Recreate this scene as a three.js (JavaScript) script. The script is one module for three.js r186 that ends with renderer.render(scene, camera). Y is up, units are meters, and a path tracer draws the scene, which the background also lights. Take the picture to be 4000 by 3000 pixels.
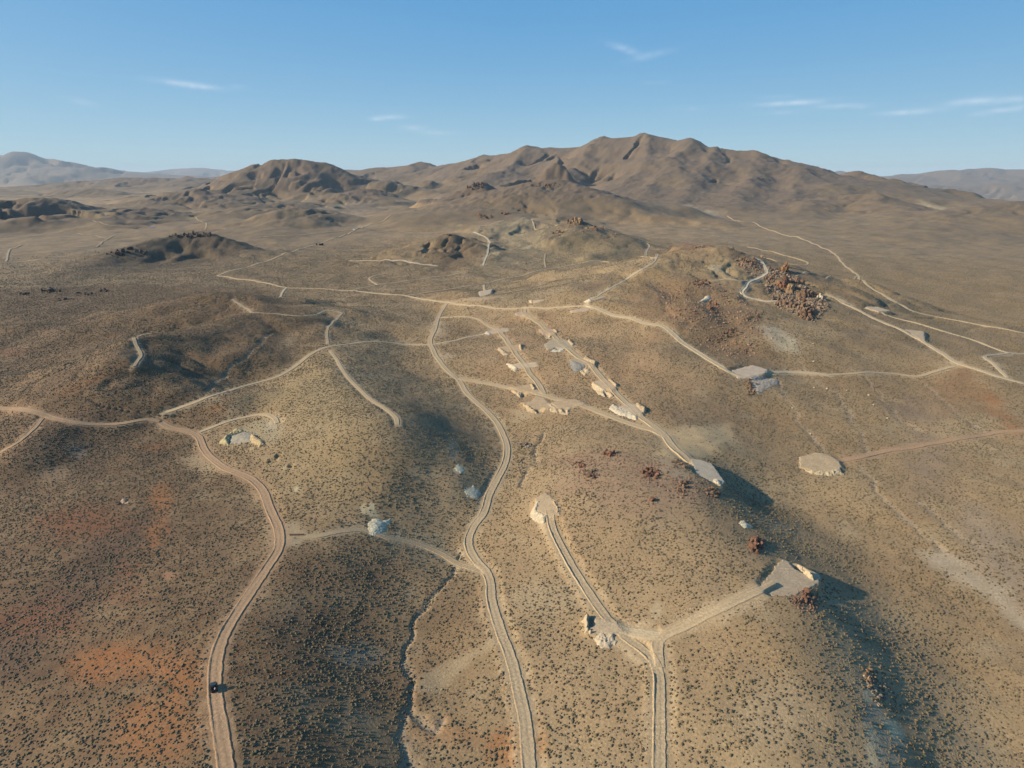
import * as THREE from 'three';
import { mergeGeometries } from 'three/addons/utils/BufferGeometryUtils.js';

// ---------------------------------------------------------------- camera, sky, sun, exposure
const HC = 165, PITCH = 19 * Math.PI / 180, FPX = 2311;            // drone height, tilt, lens (in photo pixels)
const scene = new THREE.Scene();
const camera = new THREE.PerspectiveCamera(2 * Math.atan(1500 / FPX) * 180 / Math.PI, 4 / 3, 1, 120000);
camera.position.set(0, HC, 0);
camera.lookAt(0, HC - Math.sin(PITCH) * 100, -Math.cos(PITCH) * 100);
const SUN_AZ = -97 * Math.PI / 180, SUN_EL = 25 * Math.PI / 180;    // from the left of the view, mid morning
const sunDir = new THREE.Vector3(Math.sin(SUN_AZ) * Math.cos(SUN_EL), Math.sin(SUN_EL), -Math.cos(SUN_AZ) * Math.cos(SUN_EL));
const sun = new THREE.DirectionalLight(new THREE.Color(1, 0.835, 0.61), 5);
sun.position.copy(sunDir).multiplyScalar(3000);
sun.castShadow = true; sun.shadow.mapSize.set(4096, 4096);
Object.assign(sun.shadow.camera, { left: -1500, right: 1500, top: 1500, bottom: -1500, near: 1, far: 9000 });
scene.add(sun, sun.target);
const renderer = new THREE.WebGLRenderer({ antialias: true });
renderer.toneMapping = THREE.LinearToneMapping;
renderer.toneMappingExposure = 1.62;
renderer.shadowMap.enabled = true;
scene.fog = new THREE.FogExp2(0xc0d4e8, 1.9e-5);

// ---------------------------------------------------------------- small maths
const cosP = Math.cos(PITCH), sinP = Math.sin(PITCH);
const clamp = (v, a, b) => v < a ? a : v > b ? b : v;
const sst = (a, b, v) => { const t = clamp((v - a) / (b - a), 0, 1); return t * t * (3 - 2 * t); };
const lerp = (a, b, t) => a + (b - a) * t;
let seed = 12345;
const rnd = () => { seed |= 0; seed = seed + 0x6D2B79F5 | 0; let t = Math.imul(seed ^ seed >>> 15, 1 | seed); t = t + Math.imul(t ^ t >>> 7, 61 | t) ^ t; return ((t ^ t >>> 14) >>> 0) / 4294967296; };
const PERM = new Uint8Array(512), GRX = new Float64Array(256), GRY = new Float64Array(256);
{ const p = [...Array(256).keys()]; for (let i = 255; i > 0; i--) { const j = Math.floor(rnd() * (i + 1)); [p[i], p[j]] = [p[j], p[i]]; }
  for (let i = 0; i < 512; i++) PERM[i] = p[i & 255];
  for (let i = 0; i < 256; i++) { const a = rnd() * 6.2832; GRX[i] = Math.cos(a); GRY[i] = Math.sin(a); } }
function noise(x, y) {                                              // gradient noise, about -1..1
  const xi = Math.floor(x), yi = Math.floor(y), fx = x - xi, fy = y - yi, X = xi & 255, Y = yi & 255;
  const u = fx * fx * fx * (fx * (fx * 6 - 15) + 10), v = fy * fy * fy * (fy * (fy * 6 - 15) + 10);
  const a = PERM[PERM[X] + Y], b = PERM[PERM[X + 1] + Y], c = PERM[PERM[X] + Y + 1], d = PERM[PERM[X + 1] + Y + 1];
  const n0 = GRX[a] * fx + GRY[a] * fy, n1 = GRX[b] * (fx - 1) + GRY[b] * fy;
  const n2 = GRX[c] * fx + GRY[c] * (fy - 1), n3 = GRX[d] * (fx - 1) + GRY[d] * (fy - 1);
  return 1.5 * (n0 + u * (n1 - n0) + v * (n2 - n0 + u * (n0 - n1 - n2 + n3)));
}
const fbm = (x, y, o) => { let s = 0, a = 0.5, t = 0; for (let i = 0; i < o; i++) { s += a * noise(x + i * 17.3, y - i * 9.1); t += a; x *= 2.03; y *= 2.03; a *= 0.5; } return s / t; };
const ridged = (x, y, o) => { let s = 0, a = 0.5, t = 0; for (let i = 0; i < o; i++) { s += a * (1 - Math.min(1, 1.6 * Math.abs(noise(x + i * 31.7, y + i * 5.3)))); t += a; x *= 2.1; y *= 2.1; a *= 0.5; } return s / t; };
// a pixel of the photograph as a direction: slope (rise per metre forward) and sideways metres per metre forward
function pixDir(px, py) { const u = (px - 2000) / FPX, v = (1500 - py) / FPX, f = cosP + v * sinP; return [u / f, (v * cosP - sinP) / f]; }

// ---------------------------------------------------------------- sky: clear air, a few thin wisps
{
  const W = 2048, H = 1024, d = new Float32Array(W * H * 4);
  const wisps = [[735,330,110,9,.07,1],[930,341,30,6,0,.5],[1525,457,65,8,-.05,.8],[1478,464,35,5,0,.7],[1612,498,60,10,0,.45],[1700,518,80,8,.03,.5],[2440,190,70,14,.3,.45],[2540,215,90,12,-.18,.4],[3090,402,125,9,-.02,1],[3060,437,90,5,0,.5],[3290,416,90,8,.02,.8],[3030,380,80,5,0,.35],[3560,436,110,8,-.02,.75],[3795,396,75,12,-.04,.8],[3950,390,70,10,-.08,.6],[3935,428,90,7,-.1,.8],[2690,423,60,5,0,.55],[320,398,60,10,.2,.3],[2560,322,60,5,-.05,.25]]
    .map(([px, py, l, w, tilt, s]) => { const [k, m] = pixDir(px, py), c = Math.cos(Math.atan(k)); return { az: Math.atan(k), el: Math.atan(m * c), l: l * .85 / FPX, w: w * .62 / FPX, tilt, s }; });
  for (let j = 0; j < H; j++) {
    const el = ((j + 0.5) / H - 0.5) * Math.PI, e = Math.max(0, el) * 180 / Math.PI;
    const t = 1 - Math.exp(-e / 7.5), z = 1 - Math.exp(-e / 34);
    for (let i = 0; i < W; i++) {
      const phi = ((i + 0.5) / W - 0.5) * 2 * Math.PI, dx = Math.cos(phi) * Math.cos(el), dz = Math.sin(phi) * Math.cos(el), dy = Math.sin(el);
      const cs = dx * sunDir.x + dy * sunDir.y + dz * sunDir.z;
      let r = lerp(0.325, 0.045, t), g = lerp(0.465, 0.235, t), b = lerp(0.47, 0.49, t);
      r *= lerp(1, 0.42, z); g *= lerp(1, 0.45, z); b *= lerp(1, 0.55, z);
      const glow = Math.pow(Math.max(0, cs), 5) * 0.25 + Math.max(0, cs) * 0.04;  // air is whiter towards the sun
      r += glow * 0.9; g += glow * 0.85; b += glow * 0.7;
      const az = Math.atan2(dx, -dz); let cl = 0;
      if (e > 0.3 && e < 16 && Math.abs(az) < 0.85) for (const c of wisps) {
        const a = az - c.az, q = el - c.el, y0 = q + a * c.tilt, n = noise(az * 60 + 3, el * 260) * 0.5 + noise(az * 160, el * 420) * 0.3;
        const u = a / c.l, v = y0 / c.w + n * 0.6, k = Math.exp(-u * u * 1.4 - v * v * 1.1) * (0.75 + n * 0.9);
        if (k > 0) cl += k * c.s;
      }
      cl = Math.min(0.5, cl * 0.55);
      const o = (j * W + i) * 4;
      d[o] = lerp(r, 0.64, cl); d[o + 1] = lerp(g, 0.66, cl); d[o + 2] = lerp(b, 0.70, cl); d[o + 3] = 1;
    }
  }
  const sky = new THREE.DataTexture(d, W, H, THREE.RGBAFormat, THREE.FloatType);
  sky.mapping = THREE.EquirectangularReflectionMapping; sky.magFilter = THREE.LinearFilter; sky.needsUpdate = true;
  scene.background = sky; scene.environment = sky;
}

// ---------------------------------------------------------------- lie of the land: measured spot heights joined by a thin-plate surface
const SPOT = `-200,3200,2 400,3200,10 870,3200,16 1250,3200,9 1590,3200,-3 2070,3200,0 2570,3200,8 3100,3200,13 3450,3200,10 3900,3200,-8 4300,3200,-6
-200,2800,-2 300,2800,7 850,2800,16 1250,2800,8 1585,2800,-4 2040,2800,0 2570,2800,10 3000,2800,17 3350,2800,15 3700,2800,-4 4000,2800,-6 4300,2800,-2
-200,2450,-3 300,2450,4 890,2450,15 1250,2450,7 1620,2450,-4 1950,2450,-1 2400,2450,10 2800,2450,20 3200,2450,20 3500,2420,-1 3800,2500,-4 4200,2450,2
-200,2150,-4 300,2150,4 650,2150,8 1080,2150,13 1400,2120,8 1700,2200,-4 1800,2150,-7 1850,2150,-5 2160,2150,8 2600,2150,22 2950,2150,24 3300,2180,2 3500,2150,0 3800,2150,4 4200,2150,8
-200,1900,-4 400,1900,2 800,1850,6 1020,1900,10 1300,1900,14 1500,1900,14 1700,1900,6 1800,1900,3 1920,1930,-6 2130,1950,12 2350,1850,25 2620,1860,28 2800,1900,22 2950,1950,2 3100,2020,-3 3300,1900,2 3700,1900,6 4200,1900,12
-200,1700,0 300,1720,0 780,1700,2 1000,1700,10 1300,1700,28 1550,1690,31 1700,1700,18 1850,1700,-2 1966,1701,-7 2150,1700,6 2400,1750,18 2600,1720,20 2800,1750,14 3000,1750,3 3300,1700,3 3700,1700,6 4200,1700,10
-200,1590,4 300,1650,0 620,1645,0 800,1560,2 1000,1560,10 1250,1560,24 1450,1570,29 1600,1560,14 1750,1560,-2 1860,1568,-6 2100,1580,4 2350,1600,12 2700,1600,16 3000,1600,8 3400,1600,6 3800,1600,8 4200,1600,8
1000,1490,6 1140,1440,12 1300,1440,26 1450,1450,14 1600,1450,0 1754,1453,-6 2000,1450,4 2200,1450,12 2500,1450,24 2700,1400,30 2890,1470,24 3100,1456,14 3500,1460,6 3800,1440,0 4200,1520,2
1278,1356,24 1500,1338,6 1681,1347,-4 1900,1350,2 2150,1320,10 2450,1330,28 1340,1226,8 1180,1235,2 1720,1229,-2 2057,1201,5 2300,1195,14 2590,1274,34
1590,1155,0 1212,1128,0 848,1077,0 300,1180,2 0,1250,4 -300,1300,6 0,1400,4 1996,1086,3 2330,1150,12 2560,1013,15 3400,1250,-4 3900,1300,-6 3500,1120,-8 3900,1100,-6 3300,1000,-2 3800,1000,-3 2900,930,4 3200,900,2 4300,1250,-4
1400,1000,4 1300,920,5 1100,1000,2 0,1020,5 400,960,5 100,950,6 600,900,10 1500,860,12 2600,900,14`.split(/\s+/).map(s => s.split(',').map(Number));
const FAR = [[0,3500,25],[.35,3200,2],[.6,3000,-6],[.85,2800,-12],[-.3,3500,15],[-.65,3500,10],[-1,3500,0],[1,3500,-20],[-.85,8000,20],[-.4,8000,40],[0,8000,70],[.4,8000,10],[.65,8000,-120],[.85,8000,-240],[1.1,8000,-250],[-.85,16000,-100],[-.2,16000,0],[.35,16000,0],[.7,16000,-330],[.95,16000,-350],[-.85,40000,-100],[0,40000,0],[.7,40000,-100],[1,40000,-100]];
const ctrl = [];
for (const [px, py, hh] of SPOT) { const h = py > 1250 ? hh * .62 : hh; const [k, m] = pixDir(px, py), F = (h - HC) / m; ctrl.push([k * F, F, h]); }
for (const [k, F, h] of FAR) ctrl.push([k * F, F, h]);
const qa = (x, f) => clamp(Math.atan2(x, f), -1.05, 1.05), ql = (x, f) => Math.max(4.6, 0.5 * Math.log(x * x + f * f + 1));
const NC = ctrl.length, CA = new Float64Array(NC), CL = new Float64Array(NC), CW = new Float64Array(NC + 3);
{
  ctrl.forEach(([x, f], i) => { CA[i] = qa(x, f); CL[i] = ql(x, f); });
  const n = NC + 3, M = Array.from({ length: n }, () => new Float64Array(n + 1));
  const ker = d2 => d2 > 1e-12 ? 0.5 * d2 * Math.log(d2) : 0;
  for (let i = 0; i < NC; i++) {
    for (let j = 0; j < NC; j++) M[i][j] = ker((CA[i] - CA[j]) ** 2 + (CL[i] - CL[j]) ** 2) + (i === j ? 4e-4 : 0);
    M[i][NC] = M[NC][i] = 1; M[i][NC + 1] = M[NC + 1][i] = CA[i]; M[i][NC + 2] = M[NC + 2][i] = CL[i]; M[i][n] = ctrl[i][2];
  }
  for (let c = 0; c < n; c++) {
    let p = c; for (let r = c + 1; r < n; r++) if (Math.abs(M[r][c]) > Math.abs(M[p][c])) p = r;
    [M[c], M[p]] = [M[p], M[c]];
    for (let r = c + 1; r < n; r++) { const k = M[r][c] / M[c][c]; if (k) for (let q = c; q <= n; q++) M[r][q] -= k * M[c][q]; }
  }
  for (let r = n - 1; r >= 0; r--) { let s = M[r][n]; for (let q = r + 1; q < n; q++) s -= M[r][q] * CW[q]; CW[r] = s / M[r][r]; }
}
function tps(a, l) { let s = CW[NC] + CW[NC + 1] * a + CW[NC + 2] * l; for (let i = 0; i < NC; i++) { const da = a - CA[i], dl = l - CL[i], d2 = da * da + dl * dl; if (d2 > 1e-12) s += 0.5 * CW[i] * d2 * Math.log(d2); } return s; }
// table of the smooth surface, read back with cubic interpolation
const TA = 240, TL = 420, A0 = -1.08, A1 = 1.08, L0 = 4.55, L1 = 11.2, TAB = new Float64Array(TA * TL);
for (let j = 0; j < TL; j++) for (let i = 0; i < TA; i++) TAB[j * TA + i] = tps(A0 + (A1 - A0) * i / (TA - 1), Math.min(10.7, L0 + (L1 - L0) * j / (TL - 1)));
const cub = (p0, p1, p2, p3, t) => p1 + 0.5 * t * (p2 - p0 + t * (2 * p0 - 5 * p1 + 4 * p2 - p3 + t * (3 * (p1 - p2) + p3 - p0)));
function base(x, f) {
  const u = (qa(x, f) - A0) / (A1 - A0) * (TA - 1), v = clamp((ql(x, f) - L0) / (L1 - L0) * (TL - 1), 1, TL - 3);
  const i = clamp(Math.floor(u), 1, TA - 3), j = Math.floor(v), s = u - i, t = v - j, q = [0, 0, 0, 0];
  for (let k = 0; k < 4; k++) { const o = (j - 1 + k) * TA + i; q[k] = cub(TAB[o - 1], TAB[o], TAB[o + 1], TAB[o + 2], s); }
  return cub(q[0], q[1], q[2], q[3], t);
}
// hills and ranges: crest lines [photo x, photo y, metres forward], half width, profile power, roughness, gully depth
const HILLS = [
  // main range and its spurs
  { w: 1600, p: 1.2, g: .6, r: .2, wa: .05, c: [[1300,690,8200],[1380,668,7900],[1480,655,7600],[1560,650,7500],[1640,640,7400],[1690,652,7200],[1780,640,6900],[1900,615,6500],[2000,600,6200],[2080,580,6000],[2280,575,5700],[2350,550,5500],[2420,538,5400],[2520,535,5300],[2590,537,5200],[2700,560,5000],[2780,585,4900],[2900,590,4800],[2960,615,4700],[3010,640,4600],[3140,665,4500],[3260,700,4600]] },
  { w: 700, p: 1.2, g: .5, r: .4, c: [[2350,552,5500],[2250,640,4900],[2180,690,4400]] },
  { w: 620, p: 1.2, g: .5, r: .4, c: [[2520,540,5300],[2536,607,4800],[2480,680,4200],[2420,740,3800],[2330,790,3400]] },
  { w: 560, p: 1.2, g: .5, r: .4, c: [[2700,562,5000],[2620,640,4400],[2560,715,3900],[2500,775,3400]] },
  { w: 560, p: 1.2, g: .5, r: .5, c: [[2800,590,4850],[2760,640,4400],[2700,720,3800],[2640,790,3200]] },
  { w: 560, p: 1.2, g: .5, r: .4, c: [[2960,617,4700],[2950,680,4100],[2880,750,3500],[2850,800,3000]] },
  { w: 520, p: 1.2, g: .5, r: .5, c: [[3110,662,4500],[3130,705,4000],[3080,765,3400],[2990,830,2800]] },
  { w: 480, p: 1.2, g: .5, r: .4, c: [[3140,668,4500],[3220,735,3800],[3290,790,3300]] },
  { w: 420, p: 1.3, g: .4, r: .2, c: [[3180,778,3050],[3110,835,2700],[3060,870,2500]] },
  { w: 480, p: 1.3, g: .4, r: .2, c: [[3250,765,3150],[3423,757,3050],[3490,800,2800],[3540,850,2500]] },
  { w: 800, p: 1.2, g: .5, r: .3, c: [[2080,582,6000],[2000,640,5300],[1920,690,4700]] },
  { w: 900, p: 1.2, g: .5, r: .3, c: [[1900,617,6500],[1800,680,5700],[1700,725,5200]] },
  { w: 900, p: 1.2, g: .5, r: .3, c: [[1640,642,7400],[1560,690,6600],[1500,730,6000]] },
  { w: 200, p: 1.0, g: .3, r: 1.6, c: [[2140,655,4300],[2165,634,4320],[2200,652,4300]] },
  // hill and low ridge at the right
  { w: 1000, p: 1.35, g: .5, r: .2, c: [[3230,695,5000],[3330,672,4900],[3380,666,4800],[3450,690,4700],[3530,733,4600],[3640,752,4500],[3720,765,4400],[3830,803,4300]] },
  { w: 650, p: 1.25, g: .35, r: .2, c: [[4300,765,2800],[4150,776,2600],[4000,785,2450],[3900,795,2400],[3820,804,2350],[3680,830,2250],[3560,870,2100]] },
  // dark mountain at the left and its neighbours
  { w: 850, p: 1.15, g: .4, r: .35, wa: .03, c: [[850,725,4600],[950,682,4700],[1010,642,4750],[1080,623,4800],[1150,620,4800],[1260,635,4850],[1330,668,4900],[1400,698,5000],[1480,728,5100]] },
  { w: 330, p: 1.2, g: .4, r: .7, c: [[1400,740,4300],[1450,735,4300],[1475,755,4250]] },
  { w: 420, p: 1.2, g: .4, r: .5, c: [[1490,712,4700],[1520,703,4700],[1545,706,4700],[1600,740,4800]] },
  { w: 380, p: 1.4, g: .5, r: .2, c: [[1040,880,1950],[1100,825,2150],[1180,803,2250],[1250,825,2300],[1320,855,2350]] },
  { w: 480, p: 1.4, g: .5, r: .2, c: [[880,845,2400],[960,805,2600],[1060,790,2800],[1170,787,3000],[1270,800,3100]] },
  { w: 430, p: 1.4, g: .5, r: .3, c: [[1220,800,3400],[1330,755,3600],[1400,770,3600]] },
  { w: 620, p: 1.4, g: .5, r: .5, c: [[560,805,3300],[640,770,3400],[700,750,3500],[770,735,3550],[850,755,3550],[945,795,3500]] },
  { w: 420, p: 1.3, g: .4, r: .7, c: [[400,842,2300],[450,825,2350],[500,815,2400],[560,811,2400],[640,845,2400],[720,875,2300]] },
  { w: 520, p: 1.35, g: .6, r: .4, c: [[-200,805,2150],[0,788,2200],[100,773,2250],[170,777,2300],[230,805,2350],[310,850,2400]] },
  { w: 1700, p: 1.3, g: .5, r: .3, c: [[150,742,7600],[230,725,8000],[330,706,8200],[450,695,8300],[600,693,8300],[690,697,8300],[750,689,8300],[800,695,8300],[870,725,8300]] },
  { w: 700, p: 1.3, g: .5, r: .3, c: [[170,775,5600],[290,750,5700],[350,737,5700],[430,770,5600]] },
  { w: 320, p: 1.2, g: .4, r: .8, c: [[470,775,4300],[520,765,4300],[560,780,4300]] },
  { w: 700, p: 1.3, g: .5, r: .3, c: [[-300,760,6500],[0,742,6500],[60,750,6500],[120,765,6500]] },
  // far ranges
  { w: 7000, p: 1.2, g: .7, r: .2, c: [[-400,655,26000],[-150,625,26000],[0,607,26000],[100,590,26000],[180,614,26000],[300,640,26000],[420,658,26000],[500,668,26000],[590,693,26000]] },
  { w: 9000, p: 1.2, g: .5, r: .1, c: [[480,690,44000],[560,672,44000],[680,659,44000],[800,655,44000],[900,672,44000],[1000,690,44000]] },
  { w: 3500, p: 1.2, g: .6, r: .2, c: [[790,708,14500],[860,689,14500],[940,680,14500],[1030,690,14500]] },
  { w: 3000, p: 1.2, g: .6, r: .2, c: [[1340,680,13000],[1360,662,13000],[1400,668,13000],[1460,680,13000]] },
  { w: 5000, p: 1.2, g: .7, r: .2, c: [[3150,690,26000],[3230,671,26000],[3270,667,26000],[3340,676,26000],[3420,690,26000]] },
  { w: 6000, p: 1.2, g: .8, r: .2, c: [[3430,688,21000],[3550,686,21000],[3650,678,21000],[3720,664,21000],[3800,660,21000],[3890,655,21000],[3950,662,21000],[4050,660,21000],[4300,645,21000]] },
  { w: 2500, p: 1.2, g: .8, r: .2, c: [[3560,735,16500],[3650,722,16500],[3750,728,16500],[3900,715,16500],[4100,710,16500]] },
  // middle hills
  { w: 700, p: 1.35, g: .2, r: .3, wa: .05, c: [[1790,850,2400],[1880,780,2500],[1960,742,2600],[2050,713,2650],[2120,707,2650],[2190,704,2650],[2300,738,2700],[2450,808,2750],[2560,850,2800]] },
  { w: 300, p: 1.1, g: .4, r: 1.5, c: [[1770,795,3000],[1800,745,3050],[1840,727,3080],[1880,707,3100],[1930,742,3100]] },
  { w: 235, p: 1.1, g: .08, r: .2, wa: .04, c: [[1990,965,1350],[2080,928,1400],[2150,903,1430],[2205,876,1440],[2250,862,1440],[2290,875,1440],[2350,912,1430],[2450,955,1420],[2545,995,1380]] },
  { w: 300, p: 1.5, g: .3, r: .1, c: [[1870,895,1680],[1960,864,1700],[2045,851,1700],[2120,868,1680]] },
  { w: 170, p: 1.0, g: .4, r: .2, c: [[1560,1012,1220],[1640,968,1280],[1690,938,1320],[1760,912,1340],[1820,930,1330],[1885,988,1260]] },
  { w: 280, p: 1.0, g: .16, r: .15, wa: .05, c: [[2430,1070,760],[2500,1043,790],[2620,995,810],[2720,978,820],[2820,975,820],[2920,993,810],[2990,1040,790],[3060,1092,750],[3150,1142,710],[3235,1185,670]] },
  { w: 200, p: 1.0, g: .2, r: .2, c: [[2820,985,815],[2870,1090,720],[2900,1180,640],[2930,1290,575]] },
  { w: 120, p: 1.3, g: .1, r: .1, c: [[2600,1240,620],[2700,1180,680],[2760,1080,740]] },
  { w: 88, p: .8, g: .15, r: .25, wa: .05, c: [[180,1100,1050],[330,1015,1200],[400,990,1250],[560,950,1330],[680,917,1390],[750,905,1420],[830,908,1420],[875,925,1420],[990,978,1380]] },
  { w: 150, p: 1.3, g: .1, r: .05, wa: .06, c: [[560,1205,680],[650,1178,700],[780,1150,720],[870,1141,730],[960,1156,725],[1030,1185,700]] },
  { w: 130, p: 1.3, g: .1, r: .05, wa: .06, c: [[1040,1228,640],[990,1225,645],[900,1245,612],[800,1275,575],[640,1300,530],[545,1318,500],[450,1390,450],[350,1470,425],[250,1540,410]] },
  { w: 42, p: 1.5, g: .3, r: .1, c: [[1690,1720,368],[1770,1800,347],[1830,1880,324],[1880,1960,302]] },
  { w: 60, p: 1.6, g: .2, r: .1, c: [[2640,960,1150],[2760,955,1150],[2860,962,1130]] },
];
for (const h of HILLS) {
  h.x0 = h.y0 = 1e9; h.x1 = h.y1 = -1e9;
  h.s = h.c.map(([px, py, F]) => { const [k, m] = pixDir(px, py), x = k * F, y = HC + m * F; const q = h.w * 1.95; h.x0 = Math.min(h.x0, x - q); h.x1 = Math.max(h.x1, x + q); h.y0 = Math.min(h.y0, F - q); h.y1 = Math.max(h.y1, F + q); return [x, F, Math.max(1, y - base(x, F))]; });
  let L = 0; h.L = h.s.map((v, i) => i ? (L += Math.hypot(v[0] - h.s[i - 1][0], v[1] - h.s[i - 1][1])) : 0);
  h.max = Math.max(...h.s.map(v => v[2]));
}
const ROCK = [0];                                                   // how craggy the last point asked for is
function H0(x, f) {
  const r = Math.hypot(x, f), b = base(x, f); let sum = 0, top = 0, crag = 0, cut = 0;
  for (const h of HILLS) {
    if (x < h.x0 || x > h.x1 || f < h.y0 || f > h.y1) continue;
    let A = 0, along = 0; const s = h.s, wl = h.w * .45, wx = x, wf = f, wa = h.w * (h.wa ?? .09); x += noise(wx / wl + 5, wf / wl) * wa + noise(wx / wl * 2.7, wf / wl * 2.7 + 8) * wa * .5; f += noise(wx / wl, wf / wl + 15) * wa + noise(wx / wl * 2.7 + 4, wf / wl * 2.7) * wa * .5;
    const lam = h.w * 0.42, n = .35 * clamp(noise(wx / lam + h.w, wf / lam), -1, 1); let v = 0, g = 0, t = 1;
    for (let i = 0; i < s.length - 1; i++) {                         // each piece of the crest raises its own flank, the highest counts
      const ax = s[i][0], ay = s[i][1], ex = s[i + 1][0] - ax, ey = s[i + 1][1] - ay;
      const u = clamp(((x - ax) * ex + (f - ay) * ey) / (ex * ex + ey * ey), 0, 1), qx = x - ax - ex * u, qy = f - ay - ey * u, d2 = qx * qx + qy * qy;
      if (d2 > h.w * h.w * 2.56) continue;
      let k = Math.sqrt(d2) / h.w; k *= 1 - n * sst(0.05, 0.6, k); k = Math.sqrt(k * k + 0.0025) - 0.05;
      if (k >= 1) continue;
      if (k < 0) k = 0;
      const a = s[i][2] + (s[i + 1][2] - s[i][2]) * u, gg = Math.pow(1 - k, h.p + 0.35 * k);
      if (a * gg > v) { v = a * gg; g = gg; t = k; A = a; along = h.L[i] + (h.L[i + 1] - h.L[i]) * u; }
    }
    x = wx; f = wf;
    if (v <= 0) continue;
    const v2 = v * v, v4 = v2 * v2, w8 = v4 * v4; sum += w8;
    const gl = h.g * 4 * g * (1 - g) * A / h.max * Math.min(A, h.w * .3), cr = h.r * sst(0.35, 0.85, g) * A;
    if (w8 > sum * 1e-4) {
      const l2 = h.w * .23, sl = along / (h.w * .24) + .5 * noise(x / l2, f / l2);   // ravines run down from the crest
      const rav = Math.abs(noise(sl, t * .9 + h.w)) + .5 * Math.abs(noise(sl * 2.3 + 7, t * 1.4));
      cut += w8 * gl * (0.6 * Math.max(0, 1 - 3.0 * rav) + .16 * (1 - ridged(x / l2, f / l2 + 7, 3)));
      crag += w8 * cr;
    }
    if (v > top) { top = v; ROCK.w = h.w; ROCK.g = g; ROCK.h = h; }
  }
  let y = b;
  if (top > 0) {
    crag /= sum;
    y += Math.pow(sum, 1 / 8) - cut / sum;
    if (crag > 0) y += crag * 0.30 * (ridged(x / 38 + 3, f / 38, 3) - 0.55) * Math.min(1, 60 / (crag + 1e-6) * 0.4);
  }
  ROCK[0] = top > 0 ? crag : 0; ROCK[1] = top > 0 && ROCK.w > 320 ? sst(.03, .3, ROCK.g) : 0;
  const k = Math.min(3, r / 600);
  y += noise(x / 52, f / 52) * 1.5 * (0.6 + 0.4 * k) + noise(x / 19 + 9, f / 19) * 0.5 + noise(x / 7.3, f / 7.3 + 4) * 0.16;
  if (r > 700) y += fbm(x / 260, f / 260, 2) * 4 * Math.min(2.5, (r - 700) / 800);
  return y;
}
function hit(px, py, H = H0) {                                      // where a photo pixel meets the ground
  const [k, m] = pixDir(px, py); let F = 60, pF = F;
  const q = f => HC + m * f - H(k * f, f);
  while (F < 60000 && q(F) > 0) { pF = F; F *= 1.006; }
  for (let i = 0; i < 14; i++) { const c = (F + pF) / 2; if (q(c) > 0) pF = c; else F = c; }
  return [k * F, F, H(k * F, F)];
}

// ---------------------------------------------------------------- graded roads and tracks: traced, then cut into the ground
const P = s => s.trim().split(/\s+/).map(q => q.split(',').map(Number));
const ZP = (x0, y0, k, s) => P(s).map(([a, b]) => [x0 + a * k, y0 + b * k]);
const TAN = [.50,.38,.225], REDT = [.42,.275,.155], PALE = [.55,.435,.27], WHT = [.62,.525,.37], FAINT = [.42,.325,.195];
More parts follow.
